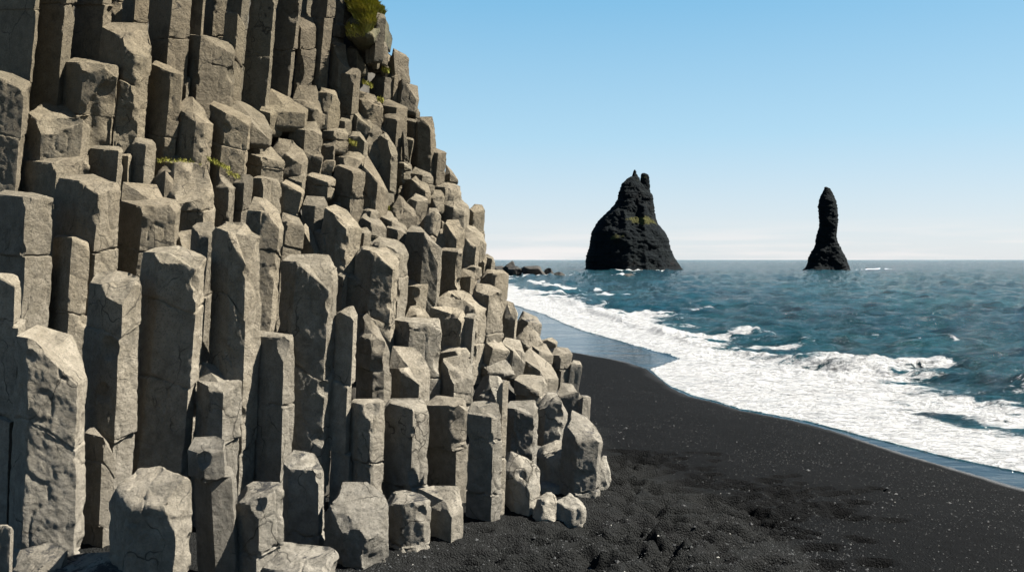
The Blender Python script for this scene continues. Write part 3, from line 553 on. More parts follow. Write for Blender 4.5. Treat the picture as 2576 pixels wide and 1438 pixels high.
# ------------------------------------------------------------ shore
ZS = -.45
def toworld(pts, z):
    o = []
    for (x, y) in pts:
        xs, ysr = x/TS, y/TS; d = FPX*(CAMH-z)/(ysr-HY); o.append(((xs-CX)/FPX*d, d))
    return np.array(o)
DRY = [(-2000, 812), (600, 812), (1100, 822), (1300, 842), (1380, 866), (1440, 885), (1560, 905), (1628, 928), (1665, 956), (1690, 976), (1740, 998), (1800, 1012), (1860, 1031), (2000, 1058), (2120, 1090), (2300, 1148), (2576, 1226), (2900, 1310), (5000, 1900)]
OUTER = [(-2000, 700), (1100, 700), (1290, 716), (1420, 735), (1560, 768), (1700, 792), (1900, 826), (2100, 858), (2300, 885), (2576, 930), (2900, 985), (5000, 1300)]
def polydist(X, Y, pl, chunk=60000):
    out = np.full(X.shape, 1e9)
    for a, b in zip(pl[:-1], pl[1:]):
        d = b-a; L = (d@d); t = np.clip(((X-a[0])*d[0]+(Y-a[1])*d[1])/L, 0, 1)
        out = np.minimum(out, np.hypot(X-a[0]-t*d[0], Y-a[1]-t*d[1]))
    return out
dryw = toworld(DRY, ZS)
def projT(X, Y, z): return (CX+FPX*X/Y)*TS, (HY+FPX*(CAMH-z)/Y)*TS
def sandz(X, Y):
    xt, yt = projT(X, Y, ZS); yd = np.interp(xt, [p[0] for p in DRY], [p[1] for p in DRY])
    sd = polydist(X, Y, dryw)*np.where(yt > yd, 1, -1)
    z = np.where(sd > 0, ZS+.45*(1-np.exp(-np.abs(sd)/3.2)), ZS+np.maximum(.05*sd, -6))
    return z, sd
def xcols(step): return np.concatenate([np.linspace(-9000, -200, 60)[:-1], np.arange(-200, 2960, step), np.linspace(2970, 12000, 60)])
cx = xcols(4.2); ry = np.concatenate([HY+np.geomspace(.35, 60, 50)[:-1], np.arange(HY+60, 1600, 3.2), np.geomspace(1602, 5200, 50)])
XX, YY = np.meshgrid(cx, ry); Dd = FPX*CAMH/(YY-HY); X = (XX-CX)/FPX*Dd; Y = Dd
Z, sd = sandz(X, Y)
near = np.clip((30-Y)/12, 0, 1)
# trampled, soft sand close to the cliff foot; smooth wet packed sand towards the water
xt, yt = XX*TS, YY*TS
tr = np.clip((yt-np.interp(xt, [1400, 1520, 1700, 1900, 2120, 2600], [1040, 1100, 1185, 1300, 1445, 1720]))/45+.5+.7*vn(v3(X*1.1, Y*1.1, 3)), 0, 1)*near
z3 = v3(X, Y, 0)
Z += tr*(.024*vn(z3*1.1)+.010*fbm(z3*4.2, 3)+.011*fbm(z3*12, 2))+near*.004*fbm(z3*9+4, 2)
rg = random.Random(5)
FT = [(2000, 1235, 200, 40), (1700, 1200, 130, 60), (1850, 1290, 170, 60), (1650, 1330, 160, 70), (1900, 1400, 260, 60), (1450, 1390, 220, 60), (1600, 1180, 60, 40)]
for k in range(620):
    a = FT[rg.randrange(len(FT))]; tx = rg.gauss(a[0]-30, a[2]*.7); ty = min(1560, max(1120, rg.gauss(a[1], a[3]*.8)))
    d = FPX*CAMH/(ty/TS-HY); px = (tx/TS-CX)/FPX*d; py = d; an = rg.uniform(-.5, .5); L = rg.uniform(.10, .20); Wd = rg.uniform(.045, .075); h = rg.uniform(.03, .08)
    m = (np.abs(X-px) < .6) & (np.abs(Y-py) < .6)
    if not m.any(): continue
    dx, dy = X[m]-px, Y[m]-py; u = dx*math.cos(an)+dy*math.sin(an); v = -dx*math.sin(an)+dy*math.cos(an)
    rr = (u/L)**2+(v/Wd)**2
    Z[m] += -h*1.4*np.exp(-rr**1.5)+h*.12*np.exp(-((np.sqrt(rr)-1.5)/.4)**2)
s = NT('black_sand')
wet = s.attr('wet')
c0 = s.mix(s.ramp(s.noise(1.2, 4), .4, .65), (.0007, .00095, .0012, 1), (.0015, .0018, .0021, 1))
c0 = s.mix(s.ramp(s.noise(90, 3, .7), .55, .75), c0, (.007, .0072, .0075, 1))
c0 = s.mix(s.ramp(s.voro(42), .02, .12, (1, 1, 1, 1), (0, 0, 0, 1)), c0, (.012, .012, .012, 1))
c0 = s.mix(s.math('MULTIPLY', s.attr('dry'), .85), c0, s.mix(s.ramp(s.noise(70, 4, .75), .35, .7), (.0035, .0040, .0042, 1), (.0150, .0156, .0154, 1)))
s.l.new(s.mix(wet, c0, (.006, .0075, .009, 1)), s.b.inputs['Base Color'])
s.l.new(s.mapr(wet, 0, 1, .9, .12), s.b.inputs['Roughness']); s.l.new(s.mapr(wet, 0, 1, .05, .9), s.b.inputs['Specular IOR Level'])
hh = s.math('ADD', s.noise(38, 6, .8), s.math('MULTIPLY', s.voro(50), -1.2))
s.l.new(s.bump(hh, s.mapr(wet, 0, 1, 1.0, .05), .03), s.b.inputs['Normal'])
wetm = np.clip(1-(sd-.12*vn(z3*1.1))/.35, 0, 1)*np.clip(np.clip((1620-xt)/80, 0, 1)+np.clip((xt-2060)/150, 0, 1), .12, 1)
link('sand', np.stack([X, Y, Z], -1).reshape(-1, 3), [gridfaces(*X.shape)[:, ::-1]], [s.m], kind='structure', attrs={'wet': wetm, 'dry': tr})

# pebbles strewn over the sand
def grid_lookup(px, py, zz):
    D_ = py; jy = np.searchsorted(ry, HY+FPX*CAMH/D_); jx = np.searchsorted(cx, CX+FPX*px/D_)
    jy = np.clip(jy, 0, len(ry)-1); jx = np.clip(jx, 0, len(cx)-1); return zz[jy, jx]
octa = np.array([[1, 0, 0], [0, 1, 0], [-1, 0, 0], [0, -1, 0], [0, 0, .75], [0, 0, -.6]], float)
otri = np.array([[0, 1, 4], [1, 2, 4], [2, 3, 4], [3, 0, 4], [1, 0, 5], [2, 1, 5], [3, 2, 5], [0, 3, 5]])
rng = np.random.default_rng(3); pv = []; pt = []; pm = []
NP = 36000
txs = rng.uniform(850, 2650, NP); tys = rng.uniform(900, 1500, NP)
d = FPX*CAMH/(tys/TS-HY); px = (txs/TS-CX)/FPX*d
_, psd = sandz(px, d); dens = vn(v3(px*.7, d*.7, 8))
keep = (psd > .5) & (dens+rng.uniform(-.6, .6, NP) > -.1); px, d = px[keep], d[keep]
pz = grid_lookup(px, d, Z)
for k in range(len(px)):
    sz = .004+.008*rng.random()**3+(.02*rng.random() if rng.random() < .02 else 0)
    a = rng.uniform(0, 6.28); ca, sa = math.cos(a), math.sin(a); v = octa*np.array([sz*rng.uniform(.8, 1.5), sz, sz])+rng.normal(0, sz*.12, (6, 3))
    v = np.stack([v[:, 0]*ca-v[:, 1]*sa, v[:, 0]*sa+v[:, 1]*ca, v[:, 2]], -1)+np.array([px[k], d[k], pz[k]+sz*.25])
    pt.append(otri+len(pv)*6); pv.append(v); pm += [0 if rng.random() < .985 else 1]*8
peb = simple('pebble_dark', (.006, .007, .008), (.020, .022, .023), 8, rough=.75); pebl = simple('pebble_light', (.07, .07, .066), (.16, .155, .14), 8, rough=.5)
link('pebbles', np.concatenate(pv), [np.concatenate(pt)], [peb.m, pebl.m], 'small dark and pale pebbles strewn over the black sand', 'pebbles', kind='stuff', smooth=False, midx=np.array(pm, dtype=np.int32))

# ------------------------------------------------------------ sea
FRONT = [(-2000, 745), (1100, 748), (1290, 768), (1370, 792), (1420, 816), (1500, 843), (1600, 871), (1690, 896), (1712, 904)]
FRONT2 = [(1628, 927), (1665, 955), (1690, 975), (1740, 997), (1800, 1011), (1860, 1030), (2000, 1056), (2120, 1084), (2300, 1131), (2420, 1160), (2576, 1192), (2900, 1262), (5000, 1750)]
cx2 = xcols(4.0); ry2 = np.concatenate([HY+np.geomspace(.12, 12, 40)[:-1], np.arange(HY+12, 1380, 2.0), np.geomspace(1384, 2600, 30)])
XX, YY = np.meshgrid(cx2, ry2); Dd = FPX*(CAMH-ZS)/(YY-HY); X = (XX-CX)/FPX*Dd; Y = Dd; xt, yt = XX*TS, YY*TS
z3 = v3(X, Y, 0)
jit = np.clip(5.0*fbm(z3*.9, 3)*np.clip((yt-690)/200, .15, 1), -9, 9)*.4
f1 = np.interp(xt, [p[0] for p in FRONT], [p[1] for p in FRONT]); f2 = np.interp(xt, [p[0] for p in FRONT2], [p[1] for p in FRONT2])
yo = np.interp(xt, [p[0] for p in OUTER], [p[1] for p in OUTER]); yd = np.interp(xt, [p[0] for p in DRY], [p[1] for p in DRY])
yin = np.where(xt < 1628, f1, f2)
inside1 = (yt+jit < yin) | ((xt > 1628) & (xt < 1712) & (yt+jit < f2))
notch = (xt > 1560) & (xt < 1760) & (yt > f1) & (yt < 932-.35*(xt-1628)) & (xt < 1712)
inside1 &= ~notch
ysm = np.where(xt < 1540, f1, np.where(xt > 1800, f2, 0)); tt_ = np.clip((xt-1540)/260, 0, 1); ysm = np.where((xt >= 1540) & (xt <= 1800), np.interp(1540, [p[0] for p in FRONT], [p[1] for p in FRONT])*(1-tt_)+np.interp(1800, [p[0] for p in FRONT2], [p[1] for p in FRONT2])*tt_, ysm)
u = np.clip((ysm-yt)/(ysm-yo), 0, 1.6)                     # 0 on the swash front, 1 where the white water ends
edge = np.clip((yin-yt-jit)/3.0, 0, 1)
big = fbm(z3*np.array([.35, .5, 1]), 4)
far = np.clip((xt-1500)/900, 0, 1)
dens = np.where(u < .30, .92, np.where(u < .64, .80, .80-(u-.64)/.42*.58))+.42*big*np.clip((u-.45)*3, 0, 1)*np.clip(1.7-u, .3, 1)-.05*np.clip((u-.1)*4, 0, 1)*far
dens -= .22*np.exp(-((u-.40)/.05)**2)*np.clip((xt-2150)/250, 0, 1)+.10*far
dens = np.where(inside1, dens, 0)*edge
def streak(pl, sig, a, brk=.5):
    w_ = toworld(pl, ZS); return a*np.exp(-(polydist(X, Y, w_)/sig)**2)*np.clip(.95+brk*1.2*vn(z3*np.array([.35, 1.6, 1])/max(1, sig)**.5+3)+.55*fbm(z3*np.array([1.1, 3, 1]), 2)-.1, 0, 1.1)
dens = np.maximum(dens, streak([(1740, 782), (1830, 772), (1920, 770), (2010, 768)], .7, .50, .8))
dens = np.maximum(dens, streak([(2070, 838), (2250, 850), (2420, 868), (2576, 888), (2800, 915)], .45, .52, .8))
dens = np.maximum(dens, streak([(1265, 706), (1330, 708), (1400, 722), (1480, 738), (1540, 742)], 2.6, .8))
dens = np.maximum(dens, streak([(1262, 694), (1330, 696), (1425, 690), (1450, 690)], 4.0, 1.1, .3))
dens = np.maximum(dens, streak([(1480, 727), (1500, 728)], 1.4, .8))
dens = np.maximum(dens, streak([(1560, 679.3), (1640, 680), (1740, 678.5)], 5, .85))
dens = np.maximum(dens, streak([(1535, 692), (1600, 689)], 4, .75))
dens = np.maximum(dens, streak([(2100, 678), (2160, 677.5), (2240, 678)], 5, .95, .3))
caps = vn(z3*np.array([.09, .22, 1])+40)*.6+vn(z3*np.array([.5, 1.4, 1])+7)*.55
dens = np.maximum(dens, np.clip((caps-1.08)*2.0, 0, .42)*np.clip((yin-yt)/20, 0, 1))
dens = np.clip(dens, 0, 1.15)
off = np.clip((u-.15)/.8, 0, 1)
lim = np.clip(220/Y, .45, 1)
zw = off*(1+1.3*np.clip((Y-40)/150, 0, 1))*(.16*vn(z3*np.array([.22, .45, 1])+2)+.20*fbm(z3*np.array([.6, 1.5, 1]), 3)*lim+.055*vn(z3*np.array([1.7, 3.6, 1]))*np.clip(60/Y, 0, 1)+.014*vn(z3*6.1)*np.clip(28/Y, 0, 1))
zw = zw+.012*np.clip(dens, 0, 1)*np.clip(edge, 0, 1)*fbm(z3*5, 2)+.025*edge*np.where(inside1, 1, 0)
brk = [(1290, 722), (1400, 752), (1500, 790), (1640, 838), (1760, 872), (1860, 892), (1960, 908), (2080, 921), (2260, 938), (2440, 962), (2620, 990), (2900, 1030)]
bw = toworld(brk, ZS); bd = polydist(X, Y, bw); xb, yb_ = projT(X, Y, ZS); seaw = yt < np.interp(xt, [p[0] for p in brk], [p[1] for p in brk])
prof = np.where(seaw, np.exp(-(bd/1.5)**2), np.exp(-(bd/.38)**2))
zw = zw+prof*(.18+.12*vn(z3*np.array([.5, .5, 1]))+.055*fbm(z3*3.3, 3))*np.clip(1.35-Y/110, .3, 1)*np.clip((xt-1250)/60, 0, 1)
bk2 = toworld([(1300, 704), (1420, 742), (1560, 778), (1700, 806), (1900, 842), (2100, 872), (2300, 902), (2576, 945)], ZS)
pr2 = np.exp(-(polydist(X, Y, bk2)/1.1)**2); zw = zw+pr2*(.12+.10*vn(z3*.6+3)+.04*fbm(z3*3, 2))
zw = zw+.10*np.clip(dens, 0, 1)*off*fbm(z3*1.9+6, 3)*np.clip(60/Y, .1, 1)
film = np.clip((yt-yin)/4, 0, 1)
film = np.where(inside1, 0, np.where(yt > np.where(xt < 1712, f1, f2)-1, 1, 0))*1.0
zw = zw*(1-film)+film*.004
under = sandz(X, Y)[0]
s = NT('sea_water')
f = s.attr('foam'); fl = s.attr('film')
lace = s.math('ADD', s.math('MULTIPLY', s.noise(1.5, 8, .70, s.scale(.6, 1.5, 1), 1.0), .80), s.math('MULTIPLY', s.noise(6, 6, .75, s.scale(.6, 1.3, 1)), .34)); lace = s.math('SUBTRACT', lace, .05)
fm = s.mapr(s.math('SUBTRACT', s.math('ADD', f, lace), 1.0), .0, .13, 0, 1, True)
deep = s.mix(s.ramp(s.noise(.035, 3), .4, .6), (.0050, .0310, .0450, 1), (.0105, .0480, .0620, 1))
deep = s.mix(s.ramp(s.noise(.5, 5, .6, s.scale(.5, 1.6, 1)), .45, .7), deep, (.0008, .0055, .0085, 1))  # dark wave facets: their shading is painted into the water colour
wc = s.mix(fl, deep, (.006, .009, .012, 1))
foamc = s.mix(s.ramp(s.noise(3.2, 6, .7, s.scale(.6, 1.3, 1)), .3, .55), (.20, .215, .23, 1), (.34, .347, .355, 1))
s.l.new(s.mix(fm, wc, foamc), s.b.inputs['Base Color'])
rr = s.math('ADD', s.math('MULTIPLY', fm, .6), s.mapr(fl, 0, 1, .10, .07)); s.l.new(rr, s.b.inputs['Roughness']); s.b.inputs['IOR'].default_value = 1.33
s.b.inputs['Specular IOR Level'].default_value = .30
w1 = s.noise(1.2, 8, .72, s.scale(.5, 1.3, 1)); w2 = s.noise(5, 5, .6, s.scale(.7, 1.3, 1)); w0 = s.noise(.15, 6, .6, s.scale(.4, 1.2, 1))
st = s.mapr(fl, 0, 1, 1.0, .04)
bb = s.bump(w0, st, 7.0); bb = s.bump(s.noise(.42, 5, .65, s.scale(.6, 1.2, 1)), st, 2.4, bb); bb = s.bump(w1, st, 1.5, bb); bb = s.bump(w2, st, .13, bb)
bb = s.bump(s.math('ADD', s.noise(4, 6, .6), s.math('MULTIPLY', s.noise(2.2, 4), 1.2)), s.math('MULTIPLY', fm, .5), .09, bb)
s.l.new(bb, s.b.inputs['Normal'])
link('sea', np.stack([X, Y, ZS+zw], -1).reshape(-1, 3), [gridfaces(*X.shape)[:, ::-1]], [s.m], kind='structure', attrs={'foam': dens, 'film': film})

# ------------------------------------------------------------ sea stacks
def stackmat():
    s = NT('sea_stack_rock')
    c = s.mix(s.ramp(s.noise(.25, 6, .7), .35, .7), (.0018, .0032, .0045, 1), (.0055, .0075, .0082, 1))
    c = s.mix(s.math('MULTIPLY', s.ramp(s.noise(.6, 5, .7), .5, .7), s.attr('rust')), c, (.022, .015, .012, 1))
    c = s.mix(s.ramp(s.math('ADD', s.attr('grass'), s.math('MULTIPLY', s.math('SUBTRACT', s.noise(.30, 7, .75), .5), 2.2)), .35, .6), c, (.030, .030, .011, 1))
    s.l.new(c, s.b.inputs['Base Color']); s.b.inputs['Roughness'].default_value = .9; s.b.inputs['Specular IOR Level'].default_value = .05
    s.l.new(s.bump(s.math('ADD', s.noise(.55, 8, .75, dist=.8), s.math('MULTIPLY', s.noise(.22, 3, .6, s.scale(1, 1, .35)), 1.0)), 1.0, 1.2), s.b.inputs['Normal']); return s.m
SM = stackmat()
def stack(outs, D, label, seed, grass=(), rust=()):
    ox, oy, k = FR['S']; vs = []; qs = []; n0 = 0; G = []; Ru = []
    for outl, rows, cols, dr in outs:
        o = np.array(outl, float); ys = np.linspace(o[0, 0], o[-1, 0], rows)
        L = np.interp(ys, o[:, 0], o[:, 1]); Rr = np.interp(ys, o[:, 0], o[:, 2])
        L = L+3.0*fbm(v3(ys*.09, ys*0+seed, 0), 3); Rr = Rr+3.0*fbm(v3(ys*.09, ys*0+seed+9, 0), 3)
        ph = np.arange(cols)/cols*2*math.pi
        c = (L+Rr)/2; h = (Rr-L)/2
        px = (c[:, None]+h[:, None]*np.cos(ph))/k+ox; py = ys[:, None]/k+oy+0*px
        dd = D+dr*(h[:, None]/k/FPX*D)*np.sin(ph)*.9
        Vx = (px-CX)/FPX*D; Vz = CAMH-(py-HY)/FPX*D+0*Vx
        V = np.stack([Vx, dd, Vz], -1)
        nd = np.stack([.18*np.cos(ph), np.sin(ph), 0*ph], -1)[None]
        q = V+seed*13; rdg = 1-2*np.abs(vn(q*np.array([.16, .16, .07])))
        fr_ = np.clip(1-np.abs(np.cos(ph))**6, 0, 1)[None]
        am = (.9*rdg+1.3*vn(q*.12)+.55*fbm(q*.4, 3)+.22*fbm(q*1.4, 2))*(.10+.90*fr_)*np.clip(h[:, None]/130, .12, 1)
        V = V+nd*am[..., None]
        top = V[0].mean(0); V = V.reshape(-1, 3)
        ia = np.arange(rows-1)[:, None]*cols; ja = np.arange(cols)[None]; jb = (ja+1) % cols
        qs.append(np.stack([ia+ja, ia+cols+ja, ia+cols+jb, ia+jb], -1).reshape(-1, 4))
        zx = ((V[:, 0]/D*FPX+CX)-ox)*k; zy = ((CAMH-V[:, 2])/D*FPX+HY-oy)*k
        g = sum(a*np.exp(-((zx-gx)/sx)**2-((zy-gy)/sy)**2) for gx, gy, sx, sy, a in grass) if grass else 0*zx
        ru = sum(a*np.exp(-((zx-gx)/sx)**2-((zy-gy)/sy)**2) for gx, gy, sx, sy, a in rust) if rust else 0*zx
        G.append(g+0*zx); Ru.append(ru+0*zx); vs.append(V)
    b = vs[0][-5:].mean(0)
    e = bpy.data.objects.new('sea_stack', None); C.objects.link(e); e.location = (float(b[0]), D, ZS)
    e['label'] = label; e['category'] = 'sea stack'; e['group'] = 'sea stacks off the beach'; e['kind'] = 'thing'
    for i_, (V, q_) in enumerate(zip(vs, qs)):
        link('rock_body' if i_ == 0 else 'pinnacle', V-np.array(e.location), [q_], [SM], attrs={'grass': G[i_], 'rust': Ru[i_]}, parent=e)
stack([([(212, 560, 600), (222, 540, 625), (245, 512, 632), (265, 492, 645), (320, 470, 690), (345, 464, 718), (360, 460, 726), (382, 458, 735), (400, 450, 730), (430, 430, 736), (455, 408, 740), (480, 385, 742), (530, 330, 750), (560, 304, 758), (580, 290, 770), (610, 272, 795), (640, 258, 820), (700, 248, 850), (760, 236, 862), (820, 217, 885), (870, 212, 915), (900, 211, 935), (925, 209, 958), (940, 205, 975)], 200, 220, .8),
       ([(160, 584, 594), (168, 578, 600), (185, 574, 601), (200, 572, 608), (225, 560, 622), (270, 532, 645), (330, 500, 680), (420, 480, 700)], 50, 40, .9),
       ([(186, 648, 668), (191, 640, 682), (200, 637, 692), (212, 636, 698), (240, 632, 703), (290, 622, 705), (340, 612, 712), (380, 600, 728), (450, 590, 735)], 60, 50, .8)], 281.0,
      'broad dark sea stack with two little pinnacles on top and a grassy ledge', 3,
      grass=[(640, 560, 110, 30, .95), (560, 540, 60, 14, .4), (430, 680, 60, 28, .65), (665, 215, 40, 40, .35), (600, 240, 30, 30, .2)], rust=[(470, 880, 90, 30, 1.0), (640, 400, 90, 90, .35), (870, 880, 60, 40, .4)])
stack([([(292, 2054, 2064), (300, 2050, 2078), (306, 2048, 2094), (320, 2040, 2101), (345, 2026, 2113), (370, 2018, 2124), (400, 2008, 2136), (440, 2000, 2145), (500, 2007, 2150), (560, 2011, 2151), (600, 2008, 2146), (640, 1996, 2141), (680, 1986, 2138), (720, 1981, 2150), (745, 1975, 2162), (770, 1966, 2172), (790, 1950, 2182), (840, 1927, 2206), (880, 1921, 2222), (915, 1903, 2232), (928, 1888, 2238), (940, 1880, 2245)], 180, 140, .8)], 281.0,
      'slender dark finger shaped sea stack standing alone', 7, grass=[(2075, 350, 30, 40, .3)], rust=[(2170, 890, 50, 30, .4)])

# ------------------------------------------------------------ shore rocks in the surf
def srock(x0, y0, x1, y1, base, lab, seed, cuts=8, power=.8, rough=.8):
    cuts += 8
    ox, oy, k = FR['R']; bp = base/k+oy; D = FPX*(CAMH-ZS)/(bp-HY)
    hx = (x1-x0)/2/k/FPX*D; top = CAMH-((y0/k+oy)-HY)/FPX*D; hz = (top-ZS)*.60
    c = (((x0+x1)/2/k+ox-CX)/FPX*D, D+hx*.6, top-hz)
    boulder('shore_rock', c, hx*1.12, hx*.8, hz, lab, SHORE, seed, 'rock', 'rocks in the surf below the cliff', 80, cuts, rough, power)
srock(180, 600, 560, 850, 850, 'low dark rock sloping out from behind the cliff into the surf', 31)
srock(450, 505, 800, 850, 850, 'pointed pyramid shaped dark rock in the surf', 32, 12, 1.25)
srock(560, 590, 870, 850, 862, 'low dark rock between the pointed and the broad peaked ones in the surf', 37)
srock(840, 568, 1400, 860, 862, 'broad dark rock with a low peak, largest in the surf', 34, 12, 1.05)
srock(1385, 642, 1600, 800, 852, 'small square dark rock beside the largest one in the surf', 35, 5, .6)
srock(1600, 752, 1895, 870, 878, 'low brown rock washed by foam, outermost in the surf', 36)
ox, oy, k = FR['S']
def skerry(x0, y0, x1, y1, lab, seed):
    bp = y1/k+oy; D = FPX*(CAMH-ZS)/(bp-HY); hx = (x1-x0)/2/k/FPX*D; hz = (y1-y0)/k/FPX*D
    boulder('shore_rock', (((x0+x1)/2/k+ox-CX)/FPX*D, D+hx, ZS), hx, hx, hz, lab, SHORE, seed, 'rock', 'rocks in the surf below the cliff', 40, 6)
skerry(500, 958, 605, 980, 'flat skerry barely above the water in front of the broad sea stack', 41)
skerry(2370, 912, 2390, 920, 'tiny dark rock in the foam beside the slender sea stack', 42)

# ------------------------------------------------------------ grass on the summit and ledges
def inpoly(px, py, poly):
    c = np.zeros(px.shape, bool); n = len(poly)
    for i in range(n):
        x0, y0 = poly[i]; x1, y1 = poly[i-1]
        m = ((y0 > py) != (y1 > py)) & (px < (x1-x0)*(py-y0)/((y1-y0) or 1e-9)+x0); c ^= m
    return c
def turf(f, poly, yb, dd, push, label, name, seed, n=60):
    """lumpy slope of earth with its own thickness, carrying the grass"""
    ox, oy, k = FR[f]; P = np.array(poly, float); P = np.stack([P[:, 0]/k+ox, P[:, 1]/k+oy], -1)
    c = P.mean(0); m = 90; seg = np.linspace(0, len(P), m, endpoint=False); i = seg.astype(int); fr_ = seg-i
    rim = P[i]*(1-fr_[:, None])+P[(i+1) % len(P)]*fr_[:, None]
    D = F(c[0]*TS, yb)+dd; vs = []
    rr = 16
    y0, y1 = P[:, 1].min(), P[:, 1].max()
    for a in range(rr+1):
        s_ = a/rr; q = c+(rim-c)*s_
        bul = math.sqrt(max(0, 1-s_**2.2))
        dep = D-push*bul-(q[:, 1]-c[1])/max(1, (y1-y0))*push*3.5
        w = np.stack([(q[:, 0]-CX)/FPX*dep, dep, CAMH-(q[:, 1]-HY)/FPX*dep], -1)
        w = w+(.26*fbm(w*1.3+seed, 4)+.05*vn(w*8))[:, None]*np.array([.3, -.8, .5])
        vs.append(w)
    vs.append(vs[-1]+np.array([0, 1.2, 0])); vs.append(vs[-1].mean(0)+(vs[-1]-vs[-1].mean(0))*.02)
    V = np.concatenate(vs); M = rr+3
    ia = np.arange(M-1)[:, None]*m; ja = np.arange(m)[None]; jb = (ja+1) % m
    return V, np.stack([ia+ja, ia+m+ja, ia+m+jb, ia+jb], -1).reshape(-1, 4), rr*m
EARTH = simple('mossy_earth', (.016, .018, .008), (.055, .048, .024), 2.5, bsc=7, bd=.12)
gb = []; gf = []
def blades(pts, nrm, hmin, hmax, seed):
    r_ = np.random.default_rng(seed); n = len(pts)
    h = r_.uniform(hmin, hmax, n); a = r_.uniform(0, 6.28, n); w = h*.09
    lean_ = np.stack([r_.normal(.15, .35, n), r_.normal(-.35, .35, n), np.ones(n)], -1); lean_ /= np.linalg.norm(lean_, axis=1)[:, None]
    s_ = np.stack([np.cos(a), np.sin(a), 0*a], -1)*w[:, None]
    tip = pts+lean_*h[:, None]+np.array([.0, -.25, -.25])*h[:, None]; mid = pts+lean_*h[:, None]*.55
    base = sum(len(b) for b in gb)
    v = np.stack([pts-s_, pts+s_, mid+s_*.7, mid-s_*.7, tip], 1).reshape(-1, 3); gb.append(v)
    i = np.arange(n)*5+base
    gf.append(np.concatenate([np.stack([i, i+1, i+2], -1), np.stack([i, i+2, i+3], -1), np.stack([i+3, i+2, i+4], -1)]))
V, Q, sl = turf('M', [(105, -300), (280, -260), (340, -5), (470, 60), (545, 150), (550, 200), (520, 300), (500, 420), (420, 520), (330, 540), (200, 480), (120, 430), (110, 300), (200, 200), (110, 60)], 150, .3, .7, '', '', 4)
link('summit_slope', V, [Q], [EARTH.m], kind='structure')
def sprinkle(V, n, f, polys, hmin, hmax, seed):
    r_ = np.random.default_rng(seed); i = r_.integers(0, len(V)-100, n); j = (i+90) % (len(V)-90); t = r_.random(n)[:, None]; u_ = r_.random(n)[:, None]
    i2 = np.clip(i+1, 0, len(V)-1); p = V[i]*(1-t)+V[j]*t; p = p+(V[i2]-V[i])*u_
    ox, oy, k = FR[f]; zx = ((p[:, 0]/p[:, 1]*FPX+CX)-ox)*k; zy = ((CAMH-p[:, 2])/p[:, 1]*FPX+HY-oy)*k
    m = np.zeros(n, bool)
    for pl in polys: m |= inpoly(zx, zy, pl)
    m &= vn(p*2.3) > -.45
    blades(p[m], None, hmin, hmax, seed)
top = V[:sl+90]
sprinkle(top, 16000, 'M', [[(105, -300), (300, -250), (350, 10), (430, 60), (430, 230), (410, 330), (330, 380), (300, 250), (230, 220), (180, 130), (105, 60)]], .14, .36, 5)
sprinkle(top, 16000, 'M', [[(110, 300), (330, 380), (340, 560), (230, 520), (120, 430)], [(350, 60), (550, 150), (540, 190), (420, 150)]], .08, .20, 6)
def ledge(f, x0, y0, x1, y1, yb, n, hmin, hmax, seed, dd=0):
    """grass growing along a ledge between two traced points"""
    ox, oy, k = FR[f]; r_ = np.random.default_rng(seed); t = r_.random(n)
    px = (x0+(x1-x0)*t)/k+ox; py = (y0+(y1-y0)*t+r_.normal(0, 9, n))/k+oy; D = F(px.mean()*TS, yb)+dd+r_.uniform(-.12, .2, n)
    p = np.stack([(px-CX)/FPX*D, D, CAMH-(py-HY)/FPX*D-.02], -1); m = vn(p*9+seed) > -.25; blades(p[m], None, hmin, hmax, seed)
ledge('A', 1215, 1235, 1450, 1240, 440, 500, .02, .06, 11, -.1)
ledge('A', 1450, 1245, 1560, 1262, 440, 250, .02, .05, 12, -.1)
ledge('D', 165, 70, 340, 150, 560, 700, .02, .06, 13, .2)
ledge('D', 310, 170, 420, 215, 560, 400, .02, .05, 14, .2)
ledge('D', 1395, 420, 1500, 455, 520, 900, .03, .08, 15, .1)
ledge('D', 1480, 440, 1575, 455, 520, 700, .03, .07, 16, .1)
ledge('B', 1260, 1090, 1320, 1110, 400, 350, .03, .07, 17, -.15)
ledge('M', 470, 1090, 535, 1110, 350, 350, .04, .09, 18, -.1)
ledge('M', 520, 770, 600, 790, 250, 400, .05, .12, 19, .1)
ledge('M', 300, 900, 420, 950, 300, 300, .04, .10, 20, .2)
g = NT('summer_grass')
gc = g.mix(g.ramp(g.noise(3, 4, .6), .35, .65), (.105, .115, .016, 1), (.19, .175, .036, 1)); gc = g.mix(g.ramp(g.noise(25, 2), .55, .7), gc, (.13, .10, .045, 1))
g.l.new(gc, g.b.inputs['Base Color']); g.b.inputs['Roughness'].default_value = .7; g.b.inputs['Specular IOR Level'].default_value = .15
link('grass', np.concatenate(gb), [np.concatenate(gf)], [g.m], 'green and straw coloured grass on the summit and the cliff ledges', 'grass', kind='stuff', smooth=False)

# ------------------------------------------------------------ light, sky, camera
EL, AZ = 50.0, 2.0                                        # sun height; its bearing: from the right, a little beyond the cliff
sx, sy, sz = math.cos(R(EL))*math.cos(R(AZ)), -math.cos(R(EL))*math.sin(R(AZ)), math.sin(R(EL))
ld = bpy.data.lights.new('sun', 'SUN'); ld.energy = 5.0; ld.angle = R(.5); ld.color = (1, .935, .83)
lo = bpy.data.objects.new('sun', ld); C.objects.link(lo)
from mathutils import Vector
lo.rotation_euler = Vector((sx, sy, sz)).to_track_quat('Z', 'Y').to_euler(); lo.location = (20, -5, 30)
w = bpy.data.worlds.new('World'); bpy.context.scene.world = w; w.use_nodes = True
n = w.node_tree.nodes; l = w.node_tree.links; bg = n['Background']
sky = n.new('ShaderNodeTexSky'); sky.sky_type = 'NISHITA'; sky.sun_disc = False; sky.sun_elevation = R(EL); sky.sun_rotation = math.atan2(sx, sy)
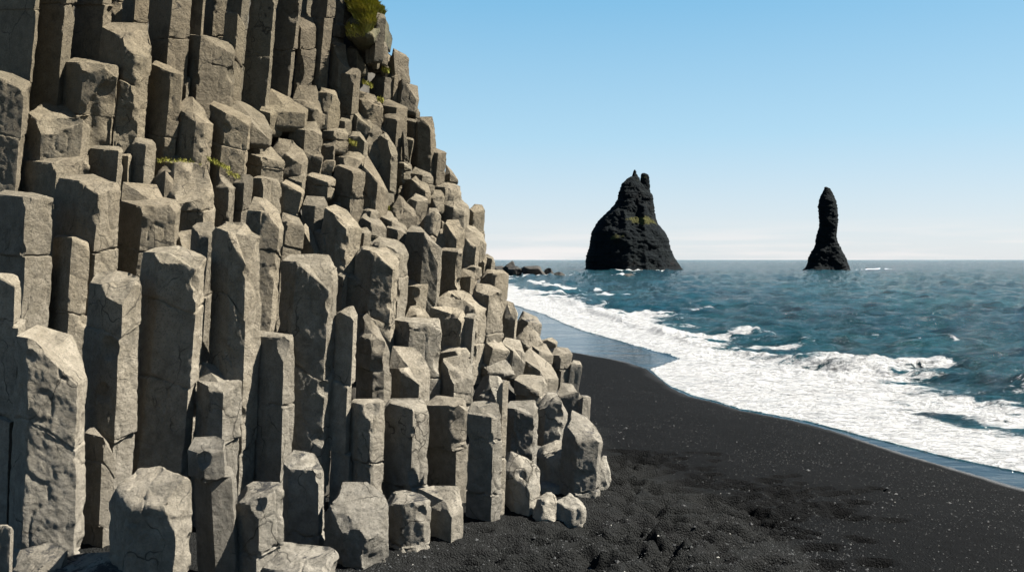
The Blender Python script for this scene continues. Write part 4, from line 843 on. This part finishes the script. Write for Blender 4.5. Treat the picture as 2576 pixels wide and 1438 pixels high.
sky.air_density = 1.0; sky.dust_density = .6; sky.ozone_density = 1.6; sky.altitude = 0
bg.inputs['Strength'].default_value = .05
# thin far cloud just above the horizon
tc = n.new('ShaderNodeTexCoord'); sp = n.new('ShaderNodeSeparateXYZ'); l.new(tc.outputs['Generated'], sp.inputs[0])
mp = n.new('ShaderNodeVectorMath'); mp.operation = 'MULTIPLY'; mp.inputs[1].default_value = (3, 3, 45); l.new(tc.outputs['Generated'], mp.inputs[0])
cn = n.new('ShaderNodeTexNoise'); cn.inputs['Scale'].default_value = 1.6; cn.inputs['Detail'].default_value = 5; l.new(mp.outputs[0], cn.inputs['Vector'])
band = n.new('ShaderNodeMapRange'); band.interpolation_type = 'SMOOTHSTEP'; l.new(sp.outputs[2], band.inputs[0])
for k_, v_ in zip((1, 2, 3, 4), (.0, .055, 1, 0)): band.inputs[k_].default_value = v_
thr = n.new('ShaderNodeMapRange'); l.new(cn.outputs['Fac'], thr.inputs[0])
for k_, v_ in zip((1, 2, 3, 4), (.45, .62, 0, .8)): thr.inputs[k_].default_value = v_
mu = n.new('ShaderNodeMath'); mu.operation = 'MULTIPLY'; l.new(band.outputs[0], mu.inputs[0]); l.new(thr.outputs[0], mu.inputs[1])
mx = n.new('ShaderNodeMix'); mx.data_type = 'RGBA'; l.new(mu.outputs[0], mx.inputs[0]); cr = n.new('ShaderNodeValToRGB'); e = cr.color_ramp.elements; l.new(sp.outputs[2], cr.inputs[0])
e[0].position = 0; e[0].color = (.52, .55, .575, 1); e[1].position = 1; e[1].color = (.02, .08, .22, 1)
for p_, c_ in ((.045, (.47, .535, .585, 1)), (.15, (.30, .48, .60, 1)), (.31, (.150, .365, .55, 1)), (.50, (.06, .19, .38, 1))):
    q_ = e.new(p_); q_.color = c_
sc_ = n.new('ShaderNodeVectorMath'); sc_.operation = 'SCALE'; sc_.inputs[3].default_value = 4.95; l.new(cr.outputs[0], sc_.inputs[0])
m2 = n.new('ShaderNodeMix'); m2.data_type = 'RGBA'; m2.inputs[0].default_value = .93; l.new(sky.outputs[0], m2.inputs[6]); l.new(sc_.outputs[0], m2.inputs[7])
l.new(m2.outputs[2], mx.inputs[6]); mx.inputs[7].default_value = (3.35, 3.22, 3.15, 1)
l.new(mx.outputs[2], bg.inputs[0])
cam = bpy.data.cameras.new('camera'); co = bpy.data.objects.new('camera', cam); C.objects.link(co)
co.location = (0, 0, CAMH); co.rotation_euler = (R(90), 0, 0); cam.sensor_width = 36; cam.lens = FPX/2752*36; cam.shift_y = -(768-HY)/2752; cam.clip_end = 80000; cam.clip_start = .05
bpy.context.scene.camera = co
bpy.context.scene.cycles.diffuse_bounces = 2; bpy.context.scene.cycles.glossy_bounces = 2
vs_ = bpy.context.scene.view_settings; vs_.view_transform = 'Standard'; vs_.look = 'None'; vs_.gamma = 1; vs_.exposure = 2.5
